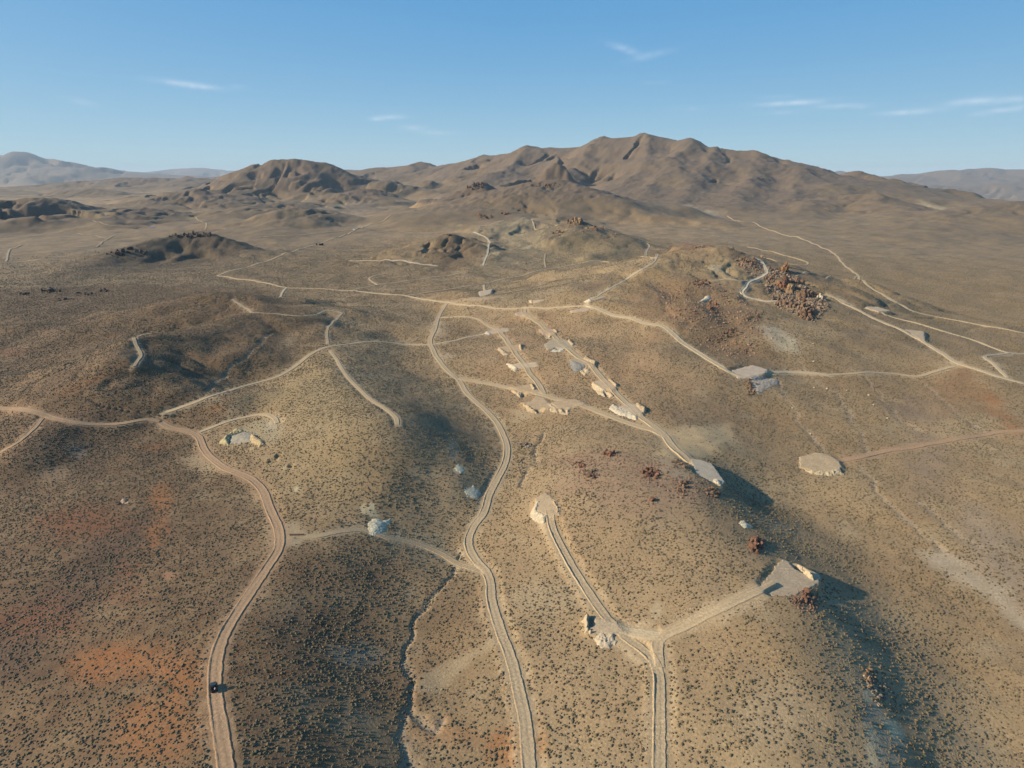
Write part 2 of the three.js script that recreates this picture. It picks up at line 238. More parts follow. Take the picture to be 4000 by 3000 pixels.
// [width m, left berm m, right berm m, colour, trace]
const ROADS = [
  [4.6,.42,.45,REDT,'896,3150 884,3000 860,2848 842,2727 839,2636 848,2563 872,2485 921,2400 981,2309 1042,2218 1084,2151 1093,2109 1084,2055 1054,1990 1024,1913 981,1871 927,1847 878,1828 830,1792 794,1750 775,1707 739,1686 666,1671 624,1647'],
  [4.4,.4,.3,REDT,'624,1647 575,1638 485,1653 376,1658 291,1650 230,1638 176,1622 121,1604 61,1597 0,1594 -150,1590'],
  [3.2,.3,.2,REDT,'164,1635 121,1683 61,1732 0,1768 -120,1840'],
  [4.2,.4,.3,TAN,'648,1613 703,1592 763,1571 848,1538 921,1517 993,1498 1078,1474 1139,1441 1187,1404 1236,1371 1278,1356 1340,1347 1421,1336 1512,1338 1603,1347 1681,1347'],
  [2.6,.15,.1,FAINT,'1281,1345 1278,1295 1296,1265 1327,1235 1336,1222 1272,1214 1181,1235 1080,1226 993,1220 969,1208 909,1168'],
  [2.8,.2,.15,TAN,'1290,1368 1315,1404 1340,1447 1391,1507 1451,1562 1512,1601 1548,1635 1552,1660'],
  [4.4,.42,.35,TAN,'1748,1180 1718,1229 1700,1283 1681,1332 1693,1368 1718,1410 1754,1453 1796,1489 1821,1532 1857,1568 1905,1610 1942,1653 1966,1701 1981,1756 1972,1810 1942,1871 1912,1931 1887,2005 1851,2055 1830,2109 1836,2151 1863,2194 1899,2236 1915,2279 1918,2339 1936,2406 1960,2479 1990,2557 2014,2642 2033,2727 2051,2812 2060,2909 2066,3000 2078,3150'],
  [3.0,.2,.15,[.42,.32,.19],'1885,2232 1851,2222 1790,2203 1724,2164 1645,2130 1572,2112 1512,2100 1421,2070 1330,2076 1242,2094 1190,2094'],
  [4.0,.6,.35,TAN,'2580,3150 2576,3000 2575,2848 2575,2727 2572,2636 2554,2582 2511,2539 2463,2503 2420,2473 2384,2436 2354,2394 2323,2351 2275,2279 2227,2200 2184,2121 2160,2067 2148,2012 2142,1980'],
  [4.4,.3,.35,TAN,'2574,2606 2566,2540 2574,2500 2606,2474 2660,2452 2721,2420 2811,2376 2902,2333 2975,2297 3023,2275'],
  [5,.1,.1,PALE,'2330,2452 2390,2458 2450,2468 2520,2478 2585,2484'],
  [5.2,.8,.4,TAN,'2045,1205 2051,1229 2087,1250 2118,1271 2136,1295 2166,1314 2196,1344 2227,1368 2263,1398 2305,1423 2336,1459 2366,1495 2402,1532 2439,1568 2469,1598 2511,1635 2560,1671 2596,1701 2632,1750 2660,1774 2696,1804 2725,1820'],
  [5.0,.8,.4,TAN,'1893,1262 1936,1286 1966,1314 1996,1356 2027,1398 2051,1429 2069,1459 2099,1495 2124,1538'],
  [5.2,.4,.3,TAN,'1790,1477 1851,1489 1936,1504 2002,1517 2075,1532 2136,1547 2208,1568 2275,1586 2348,1613 2420,1641 2493,1665 2554,1683 2590,1701'],
  [3.0,.1,.1,PALE,'1681,1348 1754,1335 1827,1317 1899,1304 1942,1296'],
  [2.8,.1,.1,TAN,'1718,1241 1784,1238 1851,1241 1893,1262'],
  [3.8,.3,.2,PALE,'1330,1135 1378,1135 1481,1147 1590,1156 1633,1165 1748,1180 1845,1195 1936,1205 1996,1206 2057,1201 2148,1205 2227,1198 2299,1193'],
  [5.4,.6,.9,PALE,'2290,1192 2360,1217 2451,1241 2529,1265 2590,1274 2620,1295 2665,1338 2721,1374 2781,1411 2842,1447 2890,1468 2960,1466 3023,1454 3114,1456 3236,1465'],
  [3.6,.4,.6,TAN,'3225,1464 3326,1460 3417,1456 3508,1462 3587,1471 3629,1459 3690,1441 3732,1430'],
  [4.4,.3,.2,PALE,'3229,1150 3284,1177 3375,1223 3478,1271 3557,1308 3629,1350 3690,1386 3744,1420 3811,1441 3902,1471 4000,1498 4150,1540'],
  [3.2,.2,.1,PALE,'3266,1162 3387,1205 3466,1232 3569,1259 3678,1292 3811,1332 3932,1377 4000,1383 4130,1390'],
  [3.0,.2,.1,PALE,'3944,1379 3847,1392 3890,1429 3938,1477'],
  [4.0,0,0,TAN,'2842,844 2963,880 3084,923 3205,965 3254,989 3296,1032 3351,1074 3381,1110 3448,1148 3550,1208 3690,1244 3841,1271 4000,1301 4150,1325'],
  [2.6,0,0,FAINT,'3030,986 3266,1001 3508,998 3629,992 3750,1010'],
  [2.6,0,0,FAINT,'3108,1080 3236,1080 3351,1076'],
  [3.4,0,0,TAN,'2921,965 3054,995 3157,1029 3139,1036 3084,1032 2975,1004'],
  [4.0,.5,.4,REDT,'3260,1807 3357,1786 3448,1765 3569,1747 3641,1732 3750,1713 3853,1698 3902,1689 4000,1683 4150,1672'],
  [3.8,1.0,.5,WHT,'2939,1003 2960,1012 2974,1023 2985,1039 2994,1056 2993,1069 2966,1086 2939,1095 2922,1105 2912,1124 2898,1145 2917,1159 2958,1170 2998,1178 3044,1175'],
  [3.0,.2,.2,TAN,'2925,1096 2890,1096 2836,1092 2781,1097'],
  [3.6,.9,.3,PALE,'2493,941 2529,953 2523,995 2560,1013 2511,1050 2451,1092 2390,1122 2330,1159 2293,1180'],
  [3.8,.3,.3,TAN,'2555,1012 2360,1022 2239,1035 2118,1056 1996,1086 1875,1110 1724,1135 1590,1155'],
  [3.8,.2,.1,TAN,'1333,1135 1212,1128 1121,1124 1030,1104 939,1092 848,1077'],
  [4.2,0,0,TAN,'848,1077 969,1044 1090,1001 1212,962 1340,921 1391,895 1451,877 1500,862 1542,835'],
  [3.2,.1,.1,TAN,'1378,1133 1475,1113 1572,1101 1693,1083 1815,1062'],
  [3.0,.1,.1,TAN,'1475,1113 1445,1086 1506,1068'],
  [4.2,.3,.5,WHT,'1366,1019 1451,1019 1545,1018 1572,1017 1633,1030 1706,1038'],
  [3.8,.8,.3,WHT,'1887,1038 1906,983 1906,935 1875,916 1851,907'],
  [3.0,.1,.1,PALE,'1875,886 1966,862 2045,850 2081,862 2178,881'],
  [4.0,0,0,TAN,'-100,1027 0,1025 121,1019 242,1013'],
  [3.6,0,0,FAINT,'24,1022 48,971 115,953'],
  [3.6,0,0,FAINT,'48,971 0,968 -60,966'],
  [3.6,0,0,FAINT,'248,965 351,968 418,935 497,910'],
  [3.6,0,0,FAINT,'418,935 303,913'],
  [4.0,0,0,TAN,'363,862 424,880 533,892'],
  [4.0,0,0,FAINT,'769,904 806,880 775,862 745,841'],
  [4.0,0,0,TAN,'1000,928 1151,919 1340,901 1391,895'],
  [2.4,.1,.1,FAINT,'581,1304 545,1313 527,1332 551,1392 527,1435'],
  [3.4,.15,.15,TAN,'781,1689 848,1662 939,1635 1018,1620 1066,1629 1084,1653'],
  [3.0,.1,.1,PALE,'1121,1124 1100,1150 1095,1160'],
  [3.2,.1,.1,PALE,'1890,1113 1893,1137 1885,1145'],
  [2.6,0,0,FAINT,'2130,990 2128,1020 2133,1045'],
].map(([w, bl, br, col, s], id) => {
  const w0 = P(s).map(([a, b]) => hit(a, b)), cv = new THREE.CatmullRomCurve3(w0.map(v => new THREE.Vector3(v[0], 0, v[1])), false, 'centripetal');
  const len = cv.getLength(), rm = Math.min(...w0.map(v => Math.hypot(v[0], v[1]))), n = Math.max(8, Math.ceil(len / clamp(rm * 0.005, 1.1, 9)));
  const pts = cv.getSpacedPoints(n), S = pts.map(p => ({ x: p.x, f: p.z, r: Math.hypot(p.x, p.z) }));
  const raw = S.map(p => H0(p.x, p.f)), k = Math.max(1, Math.round(7 / (len / n)));
  S.forEach((p, i) => { let a = 0, c = 0; for (let j = -k; j <= k; j++) { const q = raw[clamp(i + j, 0, n)]; a += q; c++; } p.y = a / c; const q = S[Math.min(n, i + 1)], o = S[Math.max(0, i - 1)], tx = q.x - o.x, tf = q.f - o.f, l = Math.hypot(tx, tf) || 1; p.tx = tx / l; p.tf = tf / l; p.id = id; p.hw = w / 2; });
  return { w, bl, br, col, S, id, len };
});
const HASH = new Map(), CS = 9, key = (i, j) => i * 100003 + j;
for (const R of ROADS) for (const p of R.S) { const k = key(Math.floor(p.x / CS), Math.floor(p.f / CS)); let a = HASH.get(k); if (!a) HASH.set(k, a = []); a.push(p); }
function nearRoad(x, f, skip = -1) {
  let best = null, bd = 1e9; const ci = Math.floor(x / CS), cj = Math.floor(f / CS);
  for (let i = -1; i <= 1; i++) for (let j = -1; j <= 1; j++) { const a = HASH.get(key(ci + i, cj + j)); if (a) for (const p of a) { if (p.id === skip) continue; const d = (p.x - x) ** 2 + (p.f - f) ** 2; if (d < bd) { bd = d; best = p; } } }
  return best ? [Math.sqrt(bd), best] : null;
}
// ---------------------------------------------------------------- level pads cut beside the roads (drill pads)
const Z1 = s => ZP(1850, 1150, .3617, s);
const PADS = [
  [[.38,.33,.29], Z1('460,215 500,195 600,205 620,225 560,240 480,240')],
  [[.42,.32,.23], Z1('720,395 790,375 860,385 880,420 850,440 760,435')],
  [[.33,.345,.29], Z1('790,550 850,525 960,515 1060,530 1050,570 990,585 880,580 820,600')],
  [[.34,.31,.25], Z1('1060,715 1200,705 1290,745 1270,775 1200,765 1120,760')],
  [[.47,.40,.30], Z1('1310,960 1420,935 1530,1000 1480,1040 1400,1030')],
  [[.55,.51,.42], Z1('1590,1230 1690,1200 1790,1210 1830,1260 1790,1300 1720,1290')],
  [[.46,.42,.36], Z1('150,410 280,380 365,375 360,400 280,420 170,430')],
  [[.46,.34,.21], Z1('290,590 400,570 500,560 520,600 400,615 330,620')],
  [[.57,.52,.42], Z1('440,770 560,745 660,740 680,780 560,800 470,805')],
  [[.46,.35,.22], Z1('430,1020 630,985 680,1050 620,1065 500,1060')],
  [[.47,.37,.25], Z1('540,1190 640,1175 680,1120 740,1130 820,1210 790,1240 650,1240')],
  [[.47,.37,.25], Z1('870,1190 960,1155 1090,1150 1180,1190 1100,1220 930,1240')],
  [[.53,.46,.35], Z1('630,75 760,60 700,90 630,95')],
  [[.53,.46,.35], Z1('1270,70 1400,20 1410,35 1330,60 1260,90')],
  [[.42,.37,.33], Z1('1060,190 1220,140 1240,165 1200,185 1080,210')],
  [[.50,.41,.28], ZP(2000, 1880, .41, '250,200 320,150 390,190 435,260 430,310 330,320 250,290')],
  [[.52,.45,.34], P('2300,2432 2345,2432 2400,2440 2420,2470 2380,2478 2310,2468')],
  [[.54,.46,.34], P('2999,2273 3063,2206 3108,2230 3175,2273 3175,2297 3096,2309 3023,2303')],
  [[.60,.58,.50], P('2708,1804 2739,1810 2775,1828 2818,1889 2805,1892 2733,1847')],
  [[.66,.60,.54], P('2866,1447 2939,1435 2987,1453 2975,1471 2933,1477 2890,1477')],
  [[.52,.42,.27], ZP(2660, 1150, .6058, '790,1060 880,1040 930,1045 990,1085 1010,1120 960,1140 850,1135 790,1115')],
  [[.60,.52,.40], P('3388,1198 3430,1202 3470,1224 3430,1222')],
  [[.56,.48,.36], P('3545,1290 3605,1303 3606,1328 3590,1326')],
  [[.58,.52,.42], P('1875,1143 1920,1138 1915,1150 1880,1155')],
].map(([col, pts]) => {
  { const mx = pts.reduce((a, p) => a + p[0], 0) / pts.length, my = pts.reduce((a, p) => a + p[1], 0) / pts.length; pts = pts.map(([x, y]) => [mx + (x - mx) * 1.18, my + (y - my) * 1.18]); }
  const w = pts.map(([a, b]) => hit(a, b)); let cx = 0, cf = 0; for (const v of w) { cx += v[0] / w.length; cf += v[1] / w.length; }
  const y0 = w.reduce((a, v) => a + v[2], 0) / w.length + .8, sc = w.reduce((a, v) => Math.max(a, Math.hypot(v[0] - cx, v[1] - cf)), 0);
  const e = 6, gx = (H0(cx + e, cf) - H0(cx - e, cf)) / (2 * e) * .42, gf = (H0(cx, cf + e) - H0(cx, cf - e)) / (2 * e) * .42;
  col = [lerp(col[0], .52, .5) * .95, lerp(col[1], .385, .5) * .92, lerp(col[2], .225, .5) * .88];
  return { col, w, cx, cf, y0, sc, gx, gf, r: Math.hypot(cx, cf), y: (x, f) => y0 + (x - cx) * (gx + .05) + (f - cf) * gf };
});
function polyDist(w, x, f) {                                        // signed distance to an outline, negative inside
  let ins = false, d2 = 1e18;
  for (let i = 0, j = w.length - 1; i < w.length; j = i++) {
    const ax = w[i][0], ay = w[i][1], bx = w[j][0], by = w[j][1];
    if ((ay > f) !== (by > f) && x < (bx - ax) * (f - ay) / (by - ay) + ax) ins = !ins;
    const ex = bx - ax, ey = by - ay, t = clamp(((x - ax) * ex + (f - ay) * ey) / (ex * ex + ey * ey + 1e-9), 0, 1), q = (x - ax - ex * t) ** 2 + (f - ay - ey * t) ** 2;
    if (q < d2) d2 = q;
  }
  return ins ? -Math.sqrt(d2) : Math.sqrt(d2);
}
// washes and rills, and the small sumps and prospect pits dug beside pads
const WASH = [[.8, 1.3, '1570,3150 1590,3000 1585,2850 1592,2700 1590,2600 1612,2480 1650,2390 1720,2290 1780,2215 1800,2170'], [.45, 1.3, '3040,1490 3070,1560 3100,1600 3150,1680 3200,1740 3230,1785'], [.45, 1.3, '3110,1380 3150,1460 3260,1540 3330,1640 3380,1740 3390,1780'], [.45, 1.3, '3380,1470 3450,1560 3520,1640 3600,1690'], [.45, 1.3, '3360,1820 3450,1950 3560,2060 3700,2150'], [.45, 1.3, '3600,1960 3700,2060 3800,2130'], [.9, 1.4, '2125,1690 2100,1750 2070,1820 2030,1900'], [.8, 1.5, '2330,1430 2250,1450 2150,1470'], [.45, 1.3, '3620,1500 3700,1590 3800,1660 3850,1700'], [1.0, 1.6, '1590,2760 1640,2800 1680,2850 1720,2810'], [.7, 1.8, '1050,1300 960,1390 880,1460 800,1530']]
  .map(([dep, w, s]) => { const cv = new THREE.CatmullRomCurve3(P(s).map(([a, b]) => { const q = hit(a, b); return new THREE.Vector3(q[0], 0, q[1]); }), false, 'centripetal'); return { dep, w, S: cv.getSpacedPoints(Math.ceil(cv.getLength() / 1.2)) }; });
const WHASH = new Map();
for (const R of WASH) for (const p of R.S) { p.dep = R.dep; p.w = R.w; const k = key(Math.floor(p.x / CS), Math.floor(p.z / CS)); let a = WHASH.get(k); if (!a) WHASH.set(k, a = []); a.push(p); }
let WK = 0, LASTQ = null;
function washCut(x, f) {
  WK = 0; let bd = 1e9, b = null; x += noise(x / 6, f / 6) * 1.6 + noise(x / 21, f / 21 + 3) * 3.5; f += noise(x / 7 + 5, f / 7) * 1.6; const ci = Math.floor(x / CS), cj = Math.floor(f / CS);
  for (let i = -1; i <= 1; i++) for (let j = -1; j <= 1; j++) { const a = WHASH.get(key(ci + i, cj + j)); if (a) for (const p of a) { const d = (p.x - x) ** 2 + (p.z - f) ** 2; if (d < bd) { bd = d; b = p; } } }
  if (!b) return 0; WK = Math.exp(-bd / (b.w * b.w)); return b.dep * WK * (1 + .5 * noise(x / 14, f / 14));
}
const SUMPS = [[2.6, ZP(2800, 2000, .2411, '1190,880 1290,925 1450,1062 1420,1066 1280,970')], [2.0, ZP(2000, 1880, .41, '728,1312 772,1312 772,1395 735,1410')], [1.8, P('1048,1798 1085,1786 1080,1800 1050,1806')], [1.8, P('1075,1776 1098,1768 1100,1775 1080,1784')], [1.8, P('1125,1815 1143,1812 1145,1821 1128,1823')], [1.4, P('470,1958 496,1958 494,1968 472,1968')], [1.6, Z1('520,1072 560,1070 555,1108 525,1105')], [1.6, Z1('670,1245 760,1245 740,1275 690,1275')], [1.4, Z1('760,440 820,440 810,468 770,465')], [1.4, Z1('880,580 935,578 925,605 885,603')], [1.5, Z1('1175,805 1215,835 1205,845 1165,815')], [1.5, Z1('1415,1060 1475,1108 1455,1112 1412,1075')], [1.4, Z1('960,1242 1010,1242 1000,1278 965,1275')]]
  .map(([dep, pts]) => { const w = pts.map(([a, b]) => hit(a, b)); const cx = w.reduce((a, v) => a + v[0], 0) / w.length, cf = w.reduce((a, v) => a + v[1], 0) / w.length; return { dep, w, cx, cf, sc: Math.max(...w.map(v => Math.hypot(v[0] - cx, v[1] - cf))) + 3 }; });
function H(x, f) {                                                  // the ground as cut by roads and pads
  let y = H0(x, f); LASTQ = null;
  const r = Math.hypot(x, f);
  if (r < 2200) {
    const q = nearRoad(x, f); LASTQ = q;
    if (q) { const [d, p] = q, k = sst(p.hw + 4, p.hw + .8, d) * .8; if (k > 0) y = lerp(y, p.y - 0.05, k); }
    for (const a of PADS) { if (Math.abs(x - a.cx) > a.sc + 5 || Math.abs(f - a.cf) > a.sc + 5) continue; const d = polyDist(a.w, x, f), k = sst(3.5, 0.3, d); if (k > 0) y = lerp(y, a.y(x, f), k); }
    if (!q || q[0] > q[1].hw + 1) y -= washCut(x, f);
    for (const a of SUMPS) { if (Math.abs(x - a.cx) > a.sc || Math.abs(f - a.cf) > a.sc) continue; y -= a.dep * sst(.7, -.6, polyDist(a.w, x, f)); }
  }
  return y;
}
// ---------------------------------------------------------------- soils, and two dark hill flanks with shade painted in: outlines traced from the photograph [colour, strength, edge softness, bareness, outline]
const BROWN = [.145,.085,.046], DARK = [.115,.07,.046], MAUVE = [.10,.058,.042], RED = [.22,.082,.036], ORANGE = [.37,.155,.055], ASH = [.60,.545,.385], GREYG = [.34,.325,.255], OLIVE = [.345,.275,.155], PINK = [.36,.25,.165], BASALT = [.105,.072,.054];
const ell = (cx, cy, rx, ry, n = 10) => Array.from({ length: n }, (_, i) => [cx + rx * Math.cos(i / n * 6.2832), cy + ry * Math.sin(i / n * 6.2832)]);
const Z2 = s => ZP(800, 1550, .2412, s), Z3 = s => ZP(1350, 1900, .2486, s);
const SOILS_AND_SHADE = [
  [[.275,.212,.135], .85, .06, 0, P('2900,850 4300,850 4400,1350 3800,1350 3300,1180 3000,1080 2850,960')],
  [[.255,.19,.12], .8, .06, 0, P('-300,870 700,870 1500,870 1600,1000 1500,1100 1000,1180 500,1150 -300,1250')],
  [BROWN, .92, .06, 0, P('-400,1150 500,1110 1000,1130 1250,1250 1150,1400 950,1480 850,1560 780,1700 950,1900 1100,2090 1200,2150 1350,2120 1480,2300 1560,2400 1580,2700 1560,3300 -500,3300')],
  [OLIVE, .65, .05, 0, P('1280,1370 1450,1520 1530,1650 1500,1900 1300,2000 1150,1900 1100,1700 950,1560 1150,1450')],
  [PINK, .55, .05, 0, P('1900,1200 2600,1300 2850,1500 2750,1650 2500,1650 2000,1550 1800,1400')],
  [[.40,.305,.20], .5, .05, 0, P('2100,1700 2500,1700 2700,1900 2900,2150 2900,2400 2700,2700 2700,3200 2100,3200 1950,2500 1900,2250')],
  [[.33,.225,.17], .6, .03, .25, P('2150,1780 2450,1750 2720,1880 2780,1960 2600,2060 2300,2000 2180,1900')],
  [[.27,.165,.10], .75, .03, 0, P('2500,1090 2700,1080 2900,1200 3000,1300 2980,1420 2850,1430 2650,1300 2450,1200')],
  [[.37,.31,.19], .4, .03, 0, P('2560,1010 2820,975 2960,1050 2900,1090 2750,1100 2520,1110')],
  [GREYG, .7, .04, 0, P('1850,905 2045,850 2170,885 2130,1000 2000,1060 1900,1060 1920,960')],
  [[.36,.31,.20], .5, .04, 0, P('2130,900 2300,900 2500,980 2450,1030 2130,1040')],
  [[.30,.265,.2], .5, .05, 0, P('1850,1060 2400,1050 2300,1160 1900,1180')],
  [[.15,.10,.075], .8, .02, 0, P('1690,935 1760,912 1885,985 1800,1040 1720,1065 1685,1000')], [[.09,.066,.052], .9, .03, 0, P('300,1020 560,945 750,905 880,925 1010,975 900,1010 700,1045 400,1075 200,1110')],  // dark rock, with the shade of the small hill and ridge flank painted in
  [[.15,.10,.075], .8, .02, 0, P('-200,820 0,796 100,780 170,784 230,815 310,855 200,885 0,925 -200,940')], [[.12,.084,.066], .85, .02, 0, P('880,730 950,692 1010,652 1080,632 1150,628 1260,642 1330,678 1400,708 1460,735 1300,752 1150,760 1000,752 920,765')], [[.14,.1,.078], .7, .02, 0, P('600,800 700,760 770,743 850,764 940,800 860,815 740,812')], [[.14,.1,.078], .7, .02, 0, P('400,850 500,823 560,818 640,852 720,880 560,885 440,880')],
  [MAUVE, .8, .025, 0, P('640,2000 600,2120 480,2280 330,2400 100,2560 -50,2620 -150,2500 150,2300 300,2150 420,2050 560,1990')], [MAUVE, .5, .03, 0, ell(130,2600,260,60)], [MAUVE, .5, .03, 0, ell(300,1780,200,90)],
  [RED, .7, .015, .2, ell(490,2230,50,30)], [ORANGE, .75, .012, .3, ell(630,1960,40,70)], [ORANGE, .6, .012, .2, P('590,2060 640,2020 650,2080 600,2150 575,2140')], [[.36,.2,.13], .8, .006, .5, ell(660,2248,22,16)], [RED, .75, .02, .1, ell(330,2040,190,60)], [RED, .65, .02, 0, ell(150,2420,200,70)], [RED, .5, .02, 0, ell(480,2330,90,40)],
  [ORANGE, .75, .02, .1, ell(520,2590,260,60)], [ORANGE, .7, .02, .2, ell(720,2660,90,60)], [ORANGE, .6, .02, .1, ell(620,2850,200,130)], [ORANGE, .65, .02, .1, ell(2030,2920,130,80)], [ORANGE, .5, .015, .2, ell(590,1748,42,14)], [RED, .7, .01, .3, ell(40,1373,50,10)], [ORANGE, .45, .02, 0, ell(1720,2870,140,70)],
  [ORANGE, .5, .012, .3, P('250,1520 400,1460 480,1430 420,1480 300,1540')], [ORANGE, .5, .01, .2, ell(860,1590,40,18)],
  [ORANGE, .75, .012, .3, P('3830,1480 3900,1560 3970,1650 4010,1720 3940,1710 3890,1620 3840,1540')], [RED, .55, .03, 0, P('3640,1490 3760,1460 3830,1530 3700,1600 3650,1540')],
  [[.30,.235,.195], .6, .03, .3, ell(3620,1830,80,150)], [[.30,.235,.19], .55, .03, .3, ell(3560,1600,110,60)], [[.42,.35,.29], .6, .03, .4, P('3700,2000 3780,1950 3950,2100 4050,2300 3950,2330 3800,2200')],
  [[.50,.43,.34], .9, .012, .95, P('3600,2160 3700,2140 3820,2230 3950,2310 4080,2500 3960,2440 3850,2340 3720,2270 3640,2220')],
  [[.5,.44,.34], .6, .012, .4, P('3370,2640 3410,2700 3440,2760 3510,2860 3520,2920 3500,3010 3400,3010 3390,2860 3365,2740')], [ASH, .8, .004, .8, ell(3388,2700,18,40)], [ASH, .75, .005, .9, P('3450,2810 3490,2800 3525,2860 3520,2900 3470,2860')], [ASH, .65, .006, .7, P('3375,2830 3420,2840 3430,2990 3390,3000')],
  [[.46,.39,.28], .55, .02, .2, ell(3880,2530,70,30)], [[.48,.41,.3], .45, .03, .1, ell(3030,2780,160,150)], [[.46,.40,.29], .5, .03, 0, ell(2130,2340,150,70)], [[.44,.4,.32], .5, .02, 0, ell(1400,2560,110,40)],
  [[.36,.325,.235], .7, .008, .6, Z2('250,740 480,550 800,400 1000,340 1170,400 1300,520 1250,640 1100,760 880,800 740,740 400,770')],
  [[.50,.40,.19], .8, .004, 1, Z2('250,750 500,540 640,560 420,640 380,770')], [[.46,.28,.13], .7, .003, 1, Z2('760,620 830,640 790,710 730,720')], [[.5,.38,.2], .7, .003, 1, Z2('830,760 900,700 960,760 880,810')], [[.36,.35,.30], .7, .006, .8, Z2('980,420 1150,390 1200,470 1060,570 980,530')],
  [ASH, .95, .003, 1, Z2('1420,1500 1490,1450 1550,1490 1480,1545')], [ASH, .7, .003, .8, Z2('1240,1160 1310,1110 1340,1140 1280,1175')], [[.5,.36,.2], .6, .003, .6, Z2('930,1040 1090,960 1110,990 960,1070')], [ASH, .5, .003, .8, Z2('700,830 800,820 780,870 710,860')],
  [ASH, .95, .002, 1, Z3('360,540 480,500 560,540 690,510 710,560 640,640 640,780 430,770 360,720 380,640')], [ASH, .9, .002, .9, Z3('235,310 300,260 320,330 300,440 240,420')], [ASH, .85, .002, .9, Z3('330,340 390,250 450,270 450,350 480,400 540,480 350,480')], [[.52,.47,.36], .7, .003, .6, Z3('760,770 930,640 900,740 860,830')],
  [ASH, .85, .003, 1, ell(1792,1832,24,18)], [ASH, .8, .003, 1, P('1810,1915 1850,1900 1880,1930 1860,1945 1830,1940')], [[.42,.37,.29], .6, .004, .5, ell(1770,1760,22,40)],
  [[.58,.52,.42], .7, .008, .5, P('2950,1270 3040,1275 3115,1330 3120,1380 3040,1370 2990,1320')], [ASH, .7, .008, .6, P('3050,1310 3110,1330 3115,1370 3060,1350')],
  [[.60,.47,.29], .92, .012, .92, P('2520,1650 2620,1680 2850,1650 2880,1720 2770,1780 2640,1800 2555,1780 2580,1720')], [[.46,.38,.28], .6, .008, .7, P('2560,1790 2600,1785 2700,1860 2660,1890 2590,1840')],
  [[.46,.37,.25], .8, .008, .9, P('1925,2490 1975,2520 1855,2565 1715,2715 1640,2700 1645,2635 1765,2575 1875,2528')], [[.45,.37,.26], .85, .008, .95, ell(1140,2088,52,48)], [[.42,.32,.22], .6, .008, .6, ell(1065,2085,30,60)],
  [[.50,.42,.30], .8, .006, .9, ell(2566,2385,24,34)], [[.48,.39,.27], .7, .006, .8, ell(2520,2432,36,16)], [[.47,.39,.28], .7, .008, .8, P('2390,2510 2440,2500 2520,2580 2480,2600')],
  [[.46,.37,.25], .7, .008, .8, P('2000,1600 2120,1590 2140,1610 2010,1660')], [[.44,.34,.22], .6, .01, .6, P('2030,1985 2080,1950 2120,1990 2150,2040 2100,2020')], [[.52,.43,.31], .75, .004, .9, P('2090,2030 2145,2030 2190,2130 2290,2300 2310,2345 2270,2310 2180,2190 2130,2100')],
  [[.43,.35,.24], .6, .008, .6, P('700,1790 790,1770 850,1830 800,1850 720,1810')], [[.42,.34,.23], .6, .008, .6, ell(860,1830,60,18)], [[.36,.27,.18], .6, .01, .5, ell(220,1850,60,30)], [[.33,.3,.27], .5, .01, .3, ell(300,1765,35,25)],
  [[.50,.44,.35], .7, .006, .7, ell(1720,1410,20,14)], [[.46,.39,.3], .6, .006, .6, ell(1745,1390,35,12)], [[.48,.40,.28], .7, .006, .9, P('1740,1175 1800,1170 1970,1158 1980,1165 1850,1180')], [[.46,.41,.32], .5, .008, .6, ell(1710,1290,35,30)],
  [[.36,.2,.13], .7, .02, .3, P('2650,940 2760,955 2720,985 2640,970')], [[.38,.23,.15], .6, .02, .3, P('2880,975 2980,990 2960,1005 2870,990')],
  [[.62,.55,.42], .6, .006, .8, ell(2790,1047,28,14)], [[.50,.44,.32], .5, .008, .6, P('2800,1050 2840,1060 2870,1090 2820,1085')], [ASH, .9, .002, 1, P('2727,1180 2755,1160 2775,1158 2772,1170 2745,1182')],
  [ASH, .8, .002, 1, P('2890,2040 2905,2035 2940,2060 2920,2065 2895,2055')], [ASH, .7, .004, .8, ell(1795,880,6,3)], [ASH, .75, .004, .9, P('2040,972 2065,955 2082,958 2070,970')], [ASH, .6, .004, .8, ell(1940,985,18,7)],
  [[.5,.44,.36], .6, .01, .5, P('2600,795 2650,795 2790,815 2830,832 2740,830')], [ASH, .6, .006, .5, P('3590,780 3620,790 3640,800 3680,808 3700,812 3650,815 3600,795')], [[.45,.38,.3], .6, .006, .5, P('1650,770 1715,775 1690,790 1640,785')],
  [[.46,.4,.31], .5, .01, .3, ell(1400,880,60,6)], [[.36,.30,.23], .6, .02, .1, P('1200,800 1350,770 1480,800 1400,850 1280,830')],
].map(([col, a, soft, bare, pts]) => {
  const w = pts.map(([px, py]) => hit(px, py)); let x0 = 1e9, x1 = -1e9, y0 = 1e9, y1 = -1e9, rm = 0;
  for (const v of w) { x0 = Math.min(x0, v[0]); x1 = Math.max(x1, v[0]); y0 = Math.min(y0, v[1]); y1 = Math.max(y1, v[1]); rm += Math.hypot(v[0], v[1]) / w.length; }
  const s = soft * rm * 1.3; return { col, a, bare, w, s, x0: x0 - 2 * s, x1: x1 + 2 * s, y0: y0 - 2 * s, y1: y1 + 2 * s };
});
const C = [0, 0, 0]; let BARE = 0, SHADEK = 0;
function mixC(c, k) { C[0] = lerp(C[0], c[0], k); C[1] = lerp(C[1], c[1], k); C[2] = lerp(C[2], c[2], k); }
const RUST = [.17,.12,.08];
